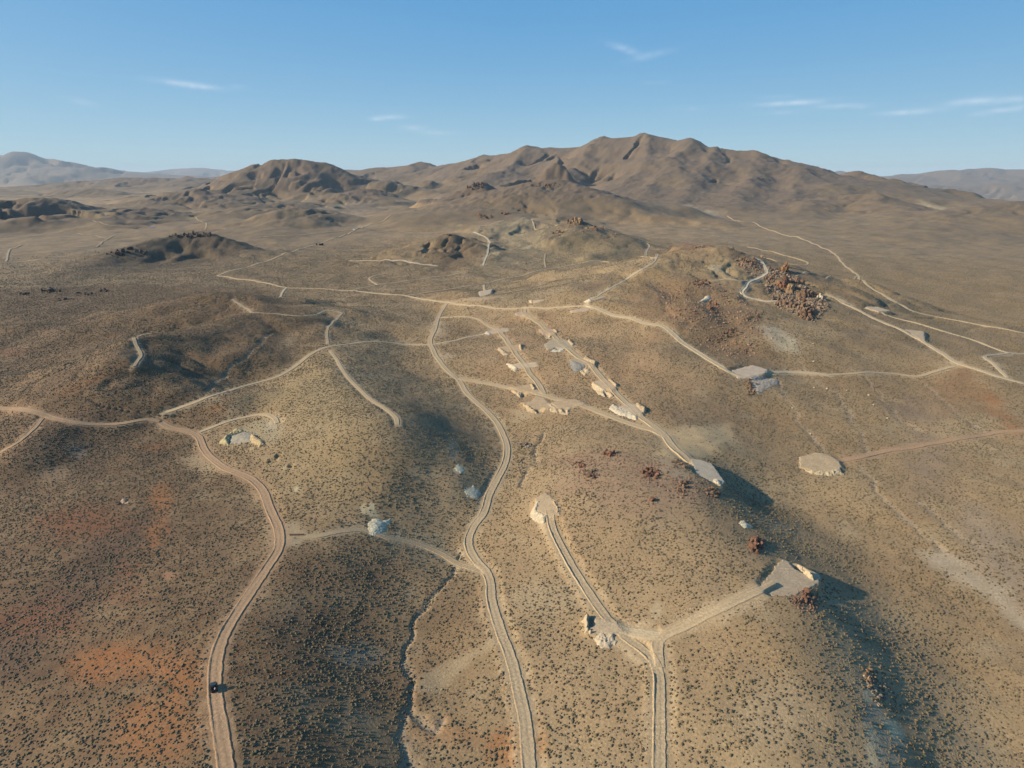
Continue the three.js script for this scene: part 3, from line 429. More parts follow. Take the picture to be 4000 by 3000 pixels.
function soil(x, f, hillRock = 0) {
  const r = Math.hypot(x, f), n1 = fbm(x / 85, f / 85, 3), n2 = fbm(x / 26 + 40, f / 26, 3), n3 = noise(x / 5.5, f / 5.5 + 70);
  C[0] = .36; C[1] = .265; C[2] = .16; BARE = 0;
  mixC([.42,.325,.205], sst(0, .5, n1) * .7); mixC([.30,.20,.115], sst(0, -.5, n1) * .6); mixC([.43,.35,.235], sst(.15, .5, n2) * .5); mixC([.32,.225,.13], sst(.1, .5, -n2) * .5);
  if (hillRock > 0) mixC([.205,.155,.102], hillRock * .8);          // weathered volcanic rock of the hills
  for (const s of SOILS_AND_SHADE) {
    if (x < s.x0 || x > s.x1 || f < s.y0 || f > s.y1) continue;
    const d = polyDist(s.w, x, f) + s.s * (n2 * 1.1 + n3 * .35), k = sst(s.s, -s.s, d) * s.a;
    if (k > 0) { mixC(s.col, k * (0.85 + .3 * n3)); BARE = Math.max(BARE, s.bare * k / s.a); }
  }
  C[0] *= .95; C[1] *= .895; C[2] *= .765;
  return r;
}

// ---------------------------------------------------------------- textures: grain of the ground
function grain(size, fn) { const d = new Uint8Array(size * size * 4); for (let j = 0; j < size; j++) for (let i = 0; i < size; i++) { const v = fn(i / size, j / size), o = (j * size + i) * 4; d[o] = v[0]; d[o + 1] = v[1]; d[o + 2] = v[2]; d[o + 3] = 255; } const t = new THREE.DataTexture(d, size, size); t.wrapS = t.wrapT = THREE.RepeatWrapping; t.magFilter = THREE.LinearFilter; t.minFilter = THREE.LinearMipmapLinearFilter; t.generateMipmaps = true; t.needsUpdate = true; return t; }
const wrapN = (u, v, k, o) => { let s = 0, a = .5; for (let i = 0; i < o; i++) { const X = u * k, Y = v * k, fu = u, fv = v; s += a * ((noise(X, Y) * (1 - fu) + noise(X - k, Y) * fu) * (1 - fv) + (noise(X, Y - k) * (1 - fu) + noise(X - k, Y - k) * fu) * fv); k *= 2; a *= .6; } return s; };
const groundMap = grain(1024, (u, v) => { const n = wrapN(u, v, 24, 5), m = wrapN(u, v, 90, 3), p = wrapN(u + .37, v, 200, 1); let b = 218 + n * 62 + m * 30; if (p > .33) b -= 45; else if (p < -.36) b += 30; b = clamp(b, 70, 255); return [b, b * (1 - .02 * m), b * (1 - .05 * n)]; });
groundMap.colorSpace = THREE.SRGBColorSpace;
const groundBump = grain(1024, (u, v) => { const n = 128 + wrapN(u + .2, v + .6, 24, 5) * 130; const b = clamp(n, 0, 255); return [b, b, b]; });
const matGround = new THREE.MeshStandardMaterial({ vertexColors: true, map: groundMap, bumpMap: groundBump, bumpScale: .16, roughness: .96, metalness: 0 });
matGround.name = 'desert_soil';
const matRoad = new THREE.MeshStandardMaterial({ vertexColors: true, map: groundMap, bumpMap: groundBump, bumpScale: .1, roughness: .93 });
matRoad.name = 'graded_dirt';
const TILE = 23;

// ---------------------------------------------------------------- the terrain: one sheet, finer towards the foreground
const azs = [], rs = [];
for (let a = -180; a < -53.9; a += 4.2) azs.push(a); { const n = 760; for (let i = 0; i <= n; i++) azs.push(-53 + 106 * i / n); } for (let a = 57; a <= 180.1; a += 4.1) azs.push(Math.min(180, a)); azs[azs.length - 1] = 180;
for (let i = 0; i < azs.length; i++) azs[i] *= Math.PI / 180;
for (let r = 1; r < 90; r += 8) rs.push(r);
for (let r = 92; r < 60000;) { rs.push(r); r += r < 9000 ? Math.min(r * .0052, Math.max(.5, r * r / 97700 * 1.45)) : r * .012; }
const NA = azs.length, NR = rs.length, POS = new Float32Array(NA * NR * 3), COL = new Float32Array(NA * NR * 3), UV = new Float32Array(NA * NR * 2);
const sa = azs.map(Math.sin), ca = azs.map(Math.cos);
for (let j = 0; j < NR; j++) for (let i = 0; i < NA; i++) {
  const o = j * NA + i, r = rs[j], x = r * sa[i], f = r * ca[i];
  const inside = Math.abs(azs[i]) < 1.05;
  const y = inside ? H(x, f) : (i && Math.abs(azs[i]) > 1.2 ? base(x, f) + fbm(x / 300, f / 300, 2) * 10 * Math.min(1, r / 500) : H0(x, f));
  const crag = inside ? ROCK[0] : 0, hillRock = inside ? ROCK[1] : 0;
  POS[o * 3] = x; POS[o * 3 + 1] = y; POS[o * 3 + 2] = -f; UV[o * 2] = x / TILE; UV[o * 2 + 1] = f / TILE;
  const dustQ = inside && r < 2200 ? LASTQ : null, wk = inside && r < 2200 ? WK : 0;
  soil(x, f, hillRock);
  if (dustQ) { const p = dustQ[1], k = sst(p.hw + 4.5, p.hw * .8, dustQ[0] + 2.2 * noise(x / 4, f / 4) + 2 * noise(x / 17, f / 17 + 40)); if (k > 0) mixC(ROADS[p.id].col, k * .7); }   // loose dust spilled beside the tracks
  if (wk > .05) mixC([.42,.34,.235], wk * .6);
  if (crag > 0) { const n = fbm(x / 60, f / 60 + 11, 3); mixC(ROCK.h && ROCK.h.r > .55 ? BASALT : RUST, sst(3, 26, crag + n * 26) * .8); }
  if (f > 500) {                                                    // low scrub too small to stand singly covers the plain behind the pads
    const k = sst(600, 1400, f + 160 * noise(x / 90, f / 90)) * .38, q = r < 1000 ? 7 : r < 2000 ? 13 : r < 4500 ? 30 : 70, s = clamp(.6 + noise(x / q, f / q) * .9 + noise(x / (q * 5), f / (q * 5) + 9) * .6 + noise(x / (q * 2.2) + 4, f / (q * 2.2)) * .5 + (rnd() - .5) * .9, 0, 1.6);
    mixC([.13,.104,.062], k * s * (1 - BARE));
  }
  const g = 1 + (rnd() - .5) * .08; COL[o * 3] = C[0] * g; COL[o * 3 + 1] = C[1] * g; COL[o * 3 + 2] = C[2] * g;
}
function meshY(x, f) {                                              // height of the sheet itself
  const r = Math.hypot(x, f), a = Math.atan2(x, f);
  let lo = 0, hi = NR - 1; while (hi - lo > 1) { const m = (lo + hi) >> 1; if (rs[m] <= r) lo = m; else hi = m; }
  let l2 = 0, h2 = NA - 1; while (h2 - l2 > 1) { const m = (l2 + h2) >> 1; if (azs[m] <= a) l2 = m; else h2 = m; }
  const t = clamp((r - rs[lo]) / (rs[hi] - rs[lo]), 0, 1), s = (a - azs[l2]) / (azs[h2] - azs[l2]), Y = (j, i) => POS[(j * NA + i) * 3 + 1];
  return lerp(lerp(Y(lo, l2), Y(lo, h2), s), lerp(Y(hi, l2), Y(hi, h2), s), t);
}
{
  const idx = new Uint32Array((NA - 1) * (NR - 1) * 6); let q = 0;
  for (let j = 0; j < NR - 1; j++) for (let i = 0; i < NA - 1; i++) { const a = j * NA + i, b = a + 1, c = a + NA, d = c + 1; idx[q++] = a; idx[q++] = b; idx[q++] = d; idx[q++] = a; idx[q++] = d; idx[q++] = c; }
  const g = new THREE.BufferGeometry(); g.setAttribute('position', new THREE.BufferAttribute(POS, 3)); g.setAttribute('color', new THREE.BufferAttribute(COL, 3)); g.setAttribute('uv', new THREE.BufferAttribute(UV, 2)); g.setIndex(new THREE.BufferAttribute(idx, 1)); g.computeVertexNormals();
  if (g.attributes.normal.getY(Math.floor(NA * NR / 2)) < 0) { for (let i = 0; i < idx.length; i += 3) { const t = idx[i + 1]; idx[i + 1] = idx[i + 2]; idx[i + 2] = t; } g.computeVertexNormals(); }
  const m = new THREE.Mesh(g, matGround); m.name = 'terrain'; m.userData = { kind: 'structure' }; m.castShadow = m.receiveShadow = true; scene.add(m);
  console.log('terrain', NA, NR, NA * NR * 2, 'tris');
}
const ground = (px, py) => { const v = hit(px, py, H); v[2] = meshY(v[0], v[1]); return v; };

// ---------------------------------------------------------------- helpers for things
const names = new Map();
const numbered = n => { const k = names.get(n) ?? 0; names.set(n, k + 1); return k ? n + '_' + String(k).padStart(3, '0') : n; };
function mesh(name, geo, mat, parent) { const m = new THREE.Mesh(geo, mat); m.name = parent === scene ? numbered(name) : name; m.castShadow = m.receiveShadow = true; parent.add(m); return m; }
function thing(name, label, category, [x, f, y], group, turn = 0) { const o = new THREE.Group(); o.name = numbered(name); o.position.set(x, y, -f); o.rotation.y = turn; o.userData = { label, category }; if (group) o.userData.group = group; scene.add(o); return o; }
const M = (rgb, roughness = .9, metalness = 0, extra = {}) => { const m = new THREE.MeshStandardMaterial({ roughness, metalness, ...extra }); m.color.setRGB(...rgb); return m; };
function buildSheet(verts, cols, idx) { const g = new THREE.BufferGeometry(), uv = new Float32Array(verts.length / 3 * 2); for (let i = 0; i < verts.length / 3; i++) { uv[i * 2] = verts[i * 3] / TILE; uv[i * 2 + 1] = -verts[i * 3 + 2] / TILE; } g.setAttribute('position', new THREE.Float32BufferAttribute(verts, 3)); g.setAttribute('color', new THREE.Float32BufferAttribute(cols, 3)); g.setAttribute('uv', new THREE.Float32BufferAttribute(uv, 2)); g.setIndex(idx); g.computeVertexNormals(); return g; }

// ---------------------------------------------------------------- road surfaces with their berms
for (const R of ROADS) {
  const V = [], K = [], I = [], far = R.S[0].r > 1500 && R.S[R.S.length - 1].r > 1500, hw0 = R.w / 2 * (far ? .9 : .7);
  const prof = far ? [-1.1, -.5, 0, .5, 1.1] : [-1.52, -1.33, -1.14, -.98, -.74, -.5, -.28, 0, .28, .5, .74, .98, 1.14, 1.33, 1.52];
  const np = prof.length; let s = 0;
  R.S.forEach((p, i) => {
    if (i) s += Math.hypot(p.x - R.S[i - 1].x, p.f - R.S[i - 1].f);
    const nx = p.tf, nf = -p.tx;                                    // to the right of travel
    const flip = nx < 0 ? -1 : 1;                                   // berm heights are given for picture left / right sides
    const taper = Math.min(1, (i + .5) / 4, (R.S.length - i - .5) / 4), eps = .05 + p.r * .0004 + R.id * .0023;
    for (let k = 0; k < np; k++) {
      const t = prof[k], side = t * flip < 0 ? R.bl : R.br, edge = Math.abs(t) >= 1.3;
      const wob = 1 + .07 * noise(s / 7 + R.id * 9, t > 0 ? 4.5 : 9.5) + (edge ? .16 * noise(s / 2.2, t * 3 + R.id) : 0);
      const o = t * hw0 * wob * (Math.abs(t) > 1 ? lerp(.9, 1, taper) : 1), x = p.x + nx * o, f = p.f + nf * o, g = meshY(x, f);
      let y = g + eps, bm = 0;
      if (!far) {
        const q = nearRoad(x, f, R.id), open = q && q[0] < q[1].hw + 1.3 ? 0 : 1;
        if (Math.abs(t) === 1.14) bm = .8 * side * open * taper * clamp(.6 + .5 * noise(s / 3.1, t * 7) + .7 * noise(s / 23, t * 3 + R.id * 5), .08, 1.5) * (t * flip < 0 ? .85 : .25);
        if (Math.abs(t) === 1.33) bm = side * .28 * open * taper;
        if (Math.abs(t) >= 1.5) { y = g - .12; bm = 0; }
        if (Math.abs(t) <= .74) y = Math.max(g, p.y - .12) + eps - (Math.abs(t) === .5 ? .05 : 0);
      }
      V.push(x, y + bm, -f);
      soil(x, f); const n = noise(s / 11 + R.id, t * 1.7), n2 = noise(s / 2.5, t * 6 + R.id * 3), a = Math.abs(t);
      const kr = a >= 1.5 ? .35 : a > 1.3 ? .65 : 1, l = 1 + .10 * n + .07 * n2 + (a === .5 ? .07 : a === .28 || a === 0 ? -.035 : 0) + (a > .9 && a < 1.5 ? .05 : 0);
      K.push(lerp(C[0], R.col[0], kr) * l, lerp(C[1], R.col[1], kr) * l, lerp(C[2], R.col[2], kr) * l);
    }
    if (i) for (let k = 0; k < np - 1; k++) { const a = (i - 1) * np + k, b = a + 1, c = a + np, d = c + 1; I.push(a, c, b, b, c, d); }
  });
  const g = buildSheet(V, K, I); if (g.attributes.normal.getY(Math.floor(V.length / 6)) < 0) { for (let i = 0; i < I.length; i += 3) { const t = I[i]; I[i] = I[i + 1]; I[i + 1] = t; } g.setIndex(I); g.computeVertexNormals(); }
  const m = mesh('dirt_road', g, matRoad, scene); m.userData = { kind: 'structure' };
}
// ---------------------------------------------------------------- sheets and heaps filling a traced outline
function fill(w, cell, pad, hAt, cAt) {
  let x0 = 1e9, x1 = -1e9, y0 = 1e9, y1 = -1e9; for (const v of w) { x0 = Math.min(x0, v[0]); x1 = Math.max(x1, v[0]); y0 = Math.min(y0, v[1]); y1 = Math.max(y1, v[1]); }
  x0 -= pad; y0 -= pad; x1 += pad; y1 += pad; const nx = Math.max(4, Math.ceil((x1 - x0) / cell)), ny = Math.max(4, Math.ceil((y1 - y0) / cell)), id = new Int32Array((nx + 1) * (ny + 1)).fill(-1), D = [], V = [], K = [], I = [];
  for (let j = 0; j <= ny; j++) for (let i = 0; i <= nx; i++) D.push(polyDist(w, x0 + (x1 - x0) * i / nx, y0 + (y1 - y0) * j / ny));
  const vert = (i, j) => { const q = j * (nx + 1) + i; if (id[q] < 0) { const x = x0 + (x1 - x0) * i / nx, f = y0 + (y1 - y0) * j / ny; id[q] = V.length / 3; V.push(x, hAt(x, f, D[q]), -f); K.push(...cAt(x, f, D[q])); } return id[q]; };
  for (let j = 0; j < ny; j++) for (let i = 0; i < nx; i++) { const q = j * (nx + 1) + i; if (Math.min(D[q], D[q + 1], D[q + nx + 1], D[q + nx + 2]) > pad * .8) continue; const a = vert(i, j), b = vert(i + 1, j), c = vert(i, j + 1), d = vert(i + 1, j + 1); I.push(a, b, d, a, d, c); }
  return buildSheet(V, K, I);
}
PADS.forEach((p, n) => {
  const cell = clamp(p.r * .0016, .45, 1.6);
  const g = fill(p.w, cell, 1.4, (x, f, d) => { const e = d + noise(x / 3, f / 3) * .8; return meshY(x, f) + (e > .5 ? -.15 : .11 + p.r * .0004 + n * .003); }, (x, f, d) => { const l = 1 + .13 * noise(x / 5, f / 5) + .1 * noise(x / 1.7, f / 1.7 + 8); return p.col.map(c => c * l); });
  mesh('drill_pad', g, matRoad, scene).userData = { kind: 'structure' };
});
function heap(pts, hmax, col, label, group, lump = .35) {
  { const mx = pts.reduce((a, p) => a + p[0], 0) / pts.length, my = pts.reduce((a, p) => a + p[1], 0) / pts.length; pts = pts.map(([x, y]) => [mx + (x - mx) * 1.12, my + (y - my) * 1.12]); }
  const w = pts.map(([a, b]) => ground(a, b)); let cx = 0, cf = 0; for (const v of w) { cx += v[0] / w.length; cf += v[1] / w.length; }
  const r = Math.hypot(cx, cf), cell = clamp(r * .0009, .25, 1.2); let dm = 0; for (let i = 0; i < 60; i++) { const a = w[i % w.length], t = rnd(), x = lerp(a[0], cx, t), f = lerp(a[1], cf, t); dm = Math.max(dm, -polyDist(w, x, f)); }
  const g = fill(w, cell, 1.6, (x, f, d) => { const k = clamp((-d + .7 * noise(x / 2.3, f / 2.3) + .35 * noise(x / .9, f / .9)) / Math.max(.9, dm), -.4, 1) * .96; return meshY(x, f) + (k > 0 ? hmax * (1 - (1 - k) * (1 - k)) * (1 + lump * (noise(x / 1.9, f / 1.9) + .6 * noise(x / .8, f / .8))) + .05 : -.5); }, (x, f, d) => { const l = 1 + .16 * noise(x / 2.6, f / 2.6 + 30) + .1 * noise(x, f); return col.map(c => c * l); });
  const m = mesh('spoil_heap', g, matRoad, scene); m.userData = { label, category: 'spoil heap' }; if (group) m.userData.group = group;
}
const hg = 'tan spoil heaps pushed off the ends of the stepped drill pads', hl = 'low tan earth heap pushed up against one end of a stepped drill pad';
const TANH = [.48,.36,.215], PALH = [.54,.43,.27], WHH = [.60,.52,.37];
for (const s of ['865,375 915,405 895,418 858,398', '1030,495 1088,545 1062,558 1018,518', '1215,668 1338,740 1300,758 1190,702', '1460,930 1490,918 1558,985 1530,1002', '1760,1168 1874,1255 1832,1278 1758,1212', '488,550 520,552 526,602 498,602', '610,985 640,975 670,1030 640,1035']) heap(Z1(s), 1.5, TANH, hl, hg);
for (const s of ['760,440 845,440 830,475 780,478', '1150,830 1220,778 1265,830 1200,878', '1420,1055 1490,1070 1520,1100 1470,1120', '258,600 300,588 385,650 320,662', '400,1040 440,1040 525,1090 500,1118', '820,1190 905,1230 905,1275 828,1262', '920,1240 1045,1240 1022,1302 938,1292']) heap(Z1(s), 1.0, [.50,.385,.24], 'lumpy brown spill of dug earth below the edge of a stepped drill pad', 'brown spills of earth below the drill pads', .6);
heap(Z1('1275,980 1310,958 1425,1035 1412,1102 1338,1072'), 1.2, PALH, 'pale cream spoil bank below the second lowest pad of the long pad row');
heap(Z1('1468,1240 1520,1190 1600,1240 1775,1322 1742,1348 1560,1302'), 1.3, WHH, 'long whitish spoil bank below the pale lowest pad of the pad row', null, .22);
heap(Z1('355,760 380,743 478,812 430,838'), 1.0, WHH, 'small whitish spoil heap at the pale pad of the short pad row');
heap(Z1('1040,708 1070,720 1200,772 1180,832 1090,838 1048,780'), 1.1, [.25,.245,.215], 'dark grey fan of broken rock spilled from a grey drill pad');
heap(Z1('828,622 880,590 985,590 942,622'), .9, [.56,.53,.42], 'pale spill below the grey-green drill pad');
heap(Z1('118,430 150,400 182,425 160,440'), 1.0, [.5,.46,.4], 'grey heap beside the pale pad where a track joins the short pad row');
heap(Z1('528,1188 560,1192 662,1252 692,1292 590,1262'), 1.2, TANH, 'tan spoil bank below the wide pad where the two pad rows are joined');
heap(Z1('590,68 640,70 640,98 610,95'), 1.0, PALH, 'pale heap at the small pad north of the upper track');
heap(Z1('1185,85 1285,38 1272,80 1215,92'), 1.3, WHH, 'bright spoil heap beside the steep road at the foot of the rocky hill');
heap(ZP(2800, 2000, .2411, '1280,908 1400,928 1565,1072 1555,1110 1500,1085 1420,1022 1290,935'), 1.8, PALH, 'cream earth berm round the sump at the end pad of the right road fork', null, .3);
heap(ZP(2000, 1880, .41, '680,1330 712,1292 740,1300 732,1400 745,1440 700,1440'), 1.8, PALH, 'rounded cream heap beside the small sump at the road fork');
heap(ZP(2000, 1880, .41, '775,1500 820,1460 960,1465 985,1530 930,1590 850,1590'), .9, [.52,.43,.30], 'furrowed fan of tan earth spilled below the road fork', null, .8);
heap(ZP(2000, 1880, .41, '170,340 240,200 262,210 250,290 330,330 300,395 230,380'), .8, [.55,.46,.31], 'tan fan of earth beside the rounded pad ending the left road fork');
heap(ZP(2000, 1880, .41, '380,190 400,195 445,270 440,300 425,300 420,260'), 1.0, TANH, 'curved tan bank round the pad at the end of the left road fork');
heap(ZP(2660, 1150, .6058, '790,1125 850,1140 950,1140 1015,1120 1042,1160 960,1168 850,1158'), 1.2, [.52,.42,.26], 'yellowish earth bank along the lower edge of the lone square pad');
heap(P('2790,1868 2818,1888 2806,1896 2785,1880'), 1.1, WHH, 'bright heap at the tip of the white trench cut on the rocky ridge');
heap(P('2935,1477 2985,1473 3032,1480 3034,1500 2965,1535 2945,1520'), 0.7, [.46,.385,.29], 'whitish grey scree tipped below the white pad on the rocky hill', null, .35);
heap(P('472,1955 482,1950 497,1953 501,1963 490,1972 474,1970'), .9, [.43,.30,.21], 'small pinkish ring of earth round an old prospect pit');
heap(Z2('250,745 330,660 480,550 540,540 640,570 420,650 400,770 330,775'), 2.2, [.50,.41,.21], 'yellow mine dump ridge beside the looping pit track', null, .12);
heap(Z2('430,640 640,575 760,600 740,720 560,745 420,760'), 1.2, [.36,.32,.24], 'grey mine dump slope between the yellow and orange spoil', null, .15);
heap(Z2('760,620 830,640 960,730 950,770 880,810 800,760 735,720'), 1.6, [.48,.36,.19], 'orange and yellow tongue of mine spoil beside the grey dump', null, .2);
heap(Z3('380,560 480,505 600,545 690,515 700,560 610,640 560,740 430,760 370,700'), 0.7, ASH, 'white ash tailings heap beside the narrow track to the valley', null, .15);
heap(P('1775,1830 1792,1815 1815,1835 1800,1850'), 0.25, ASH, 'white tailings heap in the shaded gully above the valley road', null, .2);
heap(P('1812,1917 1850,1900 1880,1930 1860,1945 1830,1940'), 0.25, ASH, 'white tailings tongue just above the bend of the valley road', null, .2);
heap(P('2727,1180 2755,1160 2775,1158 2772,1170 2745,1182'), 1.5, ASH, 'lone white dump on the reddish flank of the rocky hill', null, .2);
heap(P('2890,2040 2905,2035 2940,2060 2920,2065 2895,2055'), .8, ASH, 'white sliver of tailings on the shaded slope above a red outcrop', null, .2);

// ---------------------------------------------------------------- rocks
const rockMap = grain(256, (u, v) => { const b = clamp(205 + wrapN(u, v, 8, 5) * 110, 60, 255); return [b, b * .97, b * .94]; }); rockMap.colorSpace = THREE.SRGBColorSpace;
const rockGeos = Array.from({ length: 7 }, (_, n) => {
  const g = new THREE.IcosahedronGeometry(1, n < 4 ? 0 : 1), p = g.attributes.position, o = n * 13.7;
  const planes = Array.from({ length: 7 }, () => { const a = rnd() * 6.28, b = rnd() * 2 - 1, c = Math.sqrt(1 - b * b); return [c * Math.cos(a), b, c * Math.sin(a), .55 + rnd() * .3]; });
  for (let i = 0; i < p.count; i++) { let x = p.getX(i), y = p.getY(i), z = p.getZ(i), k = 1 + .5 * noise(x * 1.7 + o, y * 1.7 + z * 1.3); x *= k; y *= k; z *= k; for (const [a, b, c, d] of planes) { const q = a * x + b * y + c * z - d; if (q > 0) { x -= a * q; y -= b * q; z -= c * q; } } p.setXYZ(i, x, y * 1.05, z); }
  g.computeVertexNormals(); return g;
});
const rmat = rgb => [0.85, 1, 1.18].map(k => M(rgb.map(c => c * k), .95, 0, { map: rockMap, bumpMap: rockMap, bumpScale: .12 }));
const RK = { red: rmat([.235,.125,.082]), brown: rmat([.215,.14,.093]), tan: rmat([.32,.225,.138]), basalt: rmat([.12,.088,.07]), grey: rmat([.30,.27,.235]), pale: rmat([.58,.53,.42]), orange: rmat([.36,.2,.10]) };
function outcrop(px, py, sx, sy, n, size, kind, label, tall = 1.1, group) {
  const c = ground(px, py), o = thing('rock_outcrop', label, 'outcrop', c, group);
  n = Math.round(n * 1.7);
  for (let i = 0; i < n; i++) {
    const a = rnd() * 6.283, q = Math.sqrt(rnd()), v = i ? ground(px + Math.cos(a) * q * sx, py + Math.sin(a) * q * sy) : c;
    if (Math.abs(v[1] - c[1]) > 160) continue;
    const s = size * .8 * (i ? .28 + .72 * Math.pow(rnd(), 1.8) : 1), m = mesh('rock', rockGeos[Math.floor(rnd() * 7)], RK[kind][Math.floor(rnd() * 3)], o);
    const h = s * tall * (.7 + .5 * rnd()); m.scale.set(s * (.6 + .7 * rnd()), h * 1.25, s * (.6 + .7 * rnd())); m.rotation.set((rnd() - .5) * .5, rnd() * 6.28, (rnd() - .5) * .5);
    m.position.set(v[0] - c[0], v[2] - c[2] + h * .3, -(v[1] - c[1]));
  }
}
outcrop(2950, 2135, 26, 28, 16, 2.3, 'red', 'tall jagged red outcrop throwing a long shadow down the slope', 1.35);
outcrop(3140, 2338, 55, 30, 18, 1.3, 'red', 'broken red rocks below the pad at the end of the right road fork');
outcrop(2378, 1776, 28, 10, 11, 1.9, 'red', 'dark red crown of rocks alone on the brow of the tan ridge', 1.3);
outcrop(2262, 1815, 26, 16, 12, 1.6, 'red', 'cluster of red rocks on the brow of the ridge above a yellowish patch');
outcrop(2310, 1852, 34, 18, 14, 1.5, 'brown', 'straggling brown rocks running down from the red cluster on the ridge');
outcrop(2540, 1850, 34, 26, 22, 1.8, 'red', 'broad mound of piled pinkish red rocks on the ridge');
outcrop(2670, 1905, 26, 36, 18, 1.6, 'brown', 'brown rocks lining the edge of the ridge below the white trench');
outcrop(2780, 1925, 36, 20, 14, 1.7, 'brown', 'dark rocks on the shaded slope under the tip of the white trench');
outcrop(2548, 1952, 12, 8, 4, 1.5, 'red', 'two or three lone red rocks on the bare ridge slope');
outcrop(2290, 1935, 40, 14, 7, 1.0, 'brown', 'scattered small dark rocks above the rounded pad');
outcrop(2650, 1815, 40, 16, 8, 1.3, 'brown', 'dark rocks between the dusty junction and the white trench');
outcrop(3395, 2655, 24, 40, 14, 1.3, 'tan', 'tan crag standing above the white ash streak');
outcrop(3440, 2720, 28, 36, 12, .8, 'grey', 'scattered grey stones beside the white ash streak');
outcrop(2055, 1738, 28, 12, 12, 1.4, 'grey', 'grey rock rim beside the small wash above the valley road');
outcrop(2040, 1830, 18, 40, 12, 1.2, 'grey', 'grey rubble lining the small wash');
outcrop(2932, 1515, 20, 36, 14, 1.9, 'brown', 'brown crag below the white pad on the rocky hill', 1.3);
const hr = (x, y, sx, sy, n, s, k, l, t) => outcrop(x, y, sx, sy, n, s, k, l, t);
hr(3066, 1052, 12, 12, 6, 5.0, 'orange', 'orange rock tower near the top of the shaded hill flank', 1.5);
hr(3062, 1118, 26, 16, 12, 5.0, 'red', 'big red rock wall on the shaded flank below the hill road', 1.5);
hr(3090, 1135, 14, 16, 8, 4.5, 'tan', 'tan rock fins beside the red rock wall', 1.6);
hr(3140, 1160, 18, 20, 9, 4.2, 'brown', 'brown rock tower half way down the shaded flank', 1.6);
hr(3205, 1166, 14, 10, 6, 3.6, 'pale', 'yellowish white rock stack at the lower end of the crag line', 1.3);
hr(3060, 1190, 36, 18, 16, 3.6, 'brown', 'pile of brown rocks beside the end of the hill road', 1.3);
hr(3150, 1225, 26, 30, 20, 4.2, 'brown', 'lowest dark cliff of the crag line, throwing a black shadow', 1.5);
hr(3110, 1190, 30, 20, 14, 3.4, 'tan', 'tan crags between the brown pile and the dark cliff', 1.3);
hr(2925, 1022, 40, 14, 14, 3.0, 'brown', 'row of brown knobs just under the hilltop track', 1.2);
hr(2975, 1006, 8, 6, 4, 4.2, 'tan', 'pale knob beside the top end of the hill road', 1.3);
hr(2740, 1105, 40, 12, 14, 2.4, 'red', 'reddish ledge left of the side track on the hill', 1.1);
hr(2785, 1205, 26, 18, 12, 2.4, 'red', 'red rocks below the lone white dump', 1.2);
hr(2855, 1300, 30, 22, 16, 2.2, 'brown', 'cluster of brown rocks low on the reddish flank', 1.2);
hr(2720, 1225, 46, 26, 12, 1.6, 'red', 'thin scatter of red stones on the reddish flank', 1.0);
hr(2960, 1240, 60, 26, 16, 2.2, 'brown', 'loose brown rocks above the white scree patch', 1.0);
hr(2650, 1150, 60, 26, 12, 1.8, 'brown', 'sparse brown stones on the gentle side of the hill', 1.0);
hr(2740, 968, 26, 5, 8, 2.6, 'tan', 'pale rocks on the very top of the rocky hill', 1.0);
hr(2248, 868, 34, 10, 22, 6.5, 'tan', 'tan rock crown on the conical middle hill', 1.5);
hr(2320, 895, 40, 10, 14, 5.0, 'brown', 'brown rocks trailing down from the rock crown', 1.1);
hr(2180, 910, 30, 10, 9, 4.0, 'brown', 'dark rocks on the left shoulder of the conical hill', 1.0);
hr(200, 1140, 44, 8, 12, 5.0, 'basalt', 'black basalt knob on the brown plain', 1.1);
hr(100, 1150, 20, 4, 6, 3.6, 'basalt', 'low black basalt rib next to the basalt knob', .9);
hr(330, 1150, 34, 8, 9, 4.2, 'basalt', 'middle black basalt ledge on the plain', .9);
hr(405, 1136, 26, 6, 8, 4.0, 'basalt', 'black basalt ledge with a flat shaded top', .9);
hr(250, 1170, 46, 6, 9, 3.0, 'basalt', 'thin line of basalt blocks below the ledges', .8);
hr(720, 918, 120, 8, 26, 6, 'basalt', 'jagged crest rocks along the long dark ridge', 1.1);
hr(480, 985, 110, 18, 26, 6, 'basalt', 'dark cliffs on the low end of the long dark ridge', 1.2);
hr(1890, 845, 34, 12, 12, 9, 'red', 'rust red rocks at the foot of the broad hill', .8);
hr(1970, 835, 20, 5, 6, 8, 'red', 'small rust red ledge right of the other red rocks', .8);
hr(2130, 725, 60, 10, 20, 8, 'brown', 'rust brown rim rocks on the broad hill', .8);
hr(1850, 728, 50, 12, 20, 11, 'basalt', 'pointed black crags on the sharp little hill', 1.3);
hr(1760, 918, 40, 3, 8, 3.5, 'basalt', 'dark rim rocks on the small shaded hill', .9);
hr(2640, 1215, 50, 20, 12, 1.3, 'red', 'faint line of low red stones beside the road up the hill', 1.0);
hr(2800, 1330, 40, 26, 12, 1.5, 'brown', 'low brown boulders above the climbing road', 1.0);
hr(2905, 1370, 40, 24, 12, 1.6, 'brown', 'brown boulders between the climbing road and the white scree', 1.0);
hr(3010, 1090, 26, 14, 10, 2.8, 'brown', 'brown rocks just below the bend of the hill road', 1.2);
hr(3110, 1100, 26, 14, 12, 3.2, 'brown', 'dark fins near the skyline of the shaded flank', 1.4);
hr(3175, 1150, 22, 12, 10, 3.0, 'brown', 'dark blocks on the lower skyline of the shaded flank', 1.3);
hr(2830, 1140, 50, 20, 12, 1.6, 'red', 'red stones left of the hairpin of the hill road', 1.0);
hr(2700, 1040, 60, 16, 10, 1.3, 'tan', 'pale stones near the top of the hill', .9);
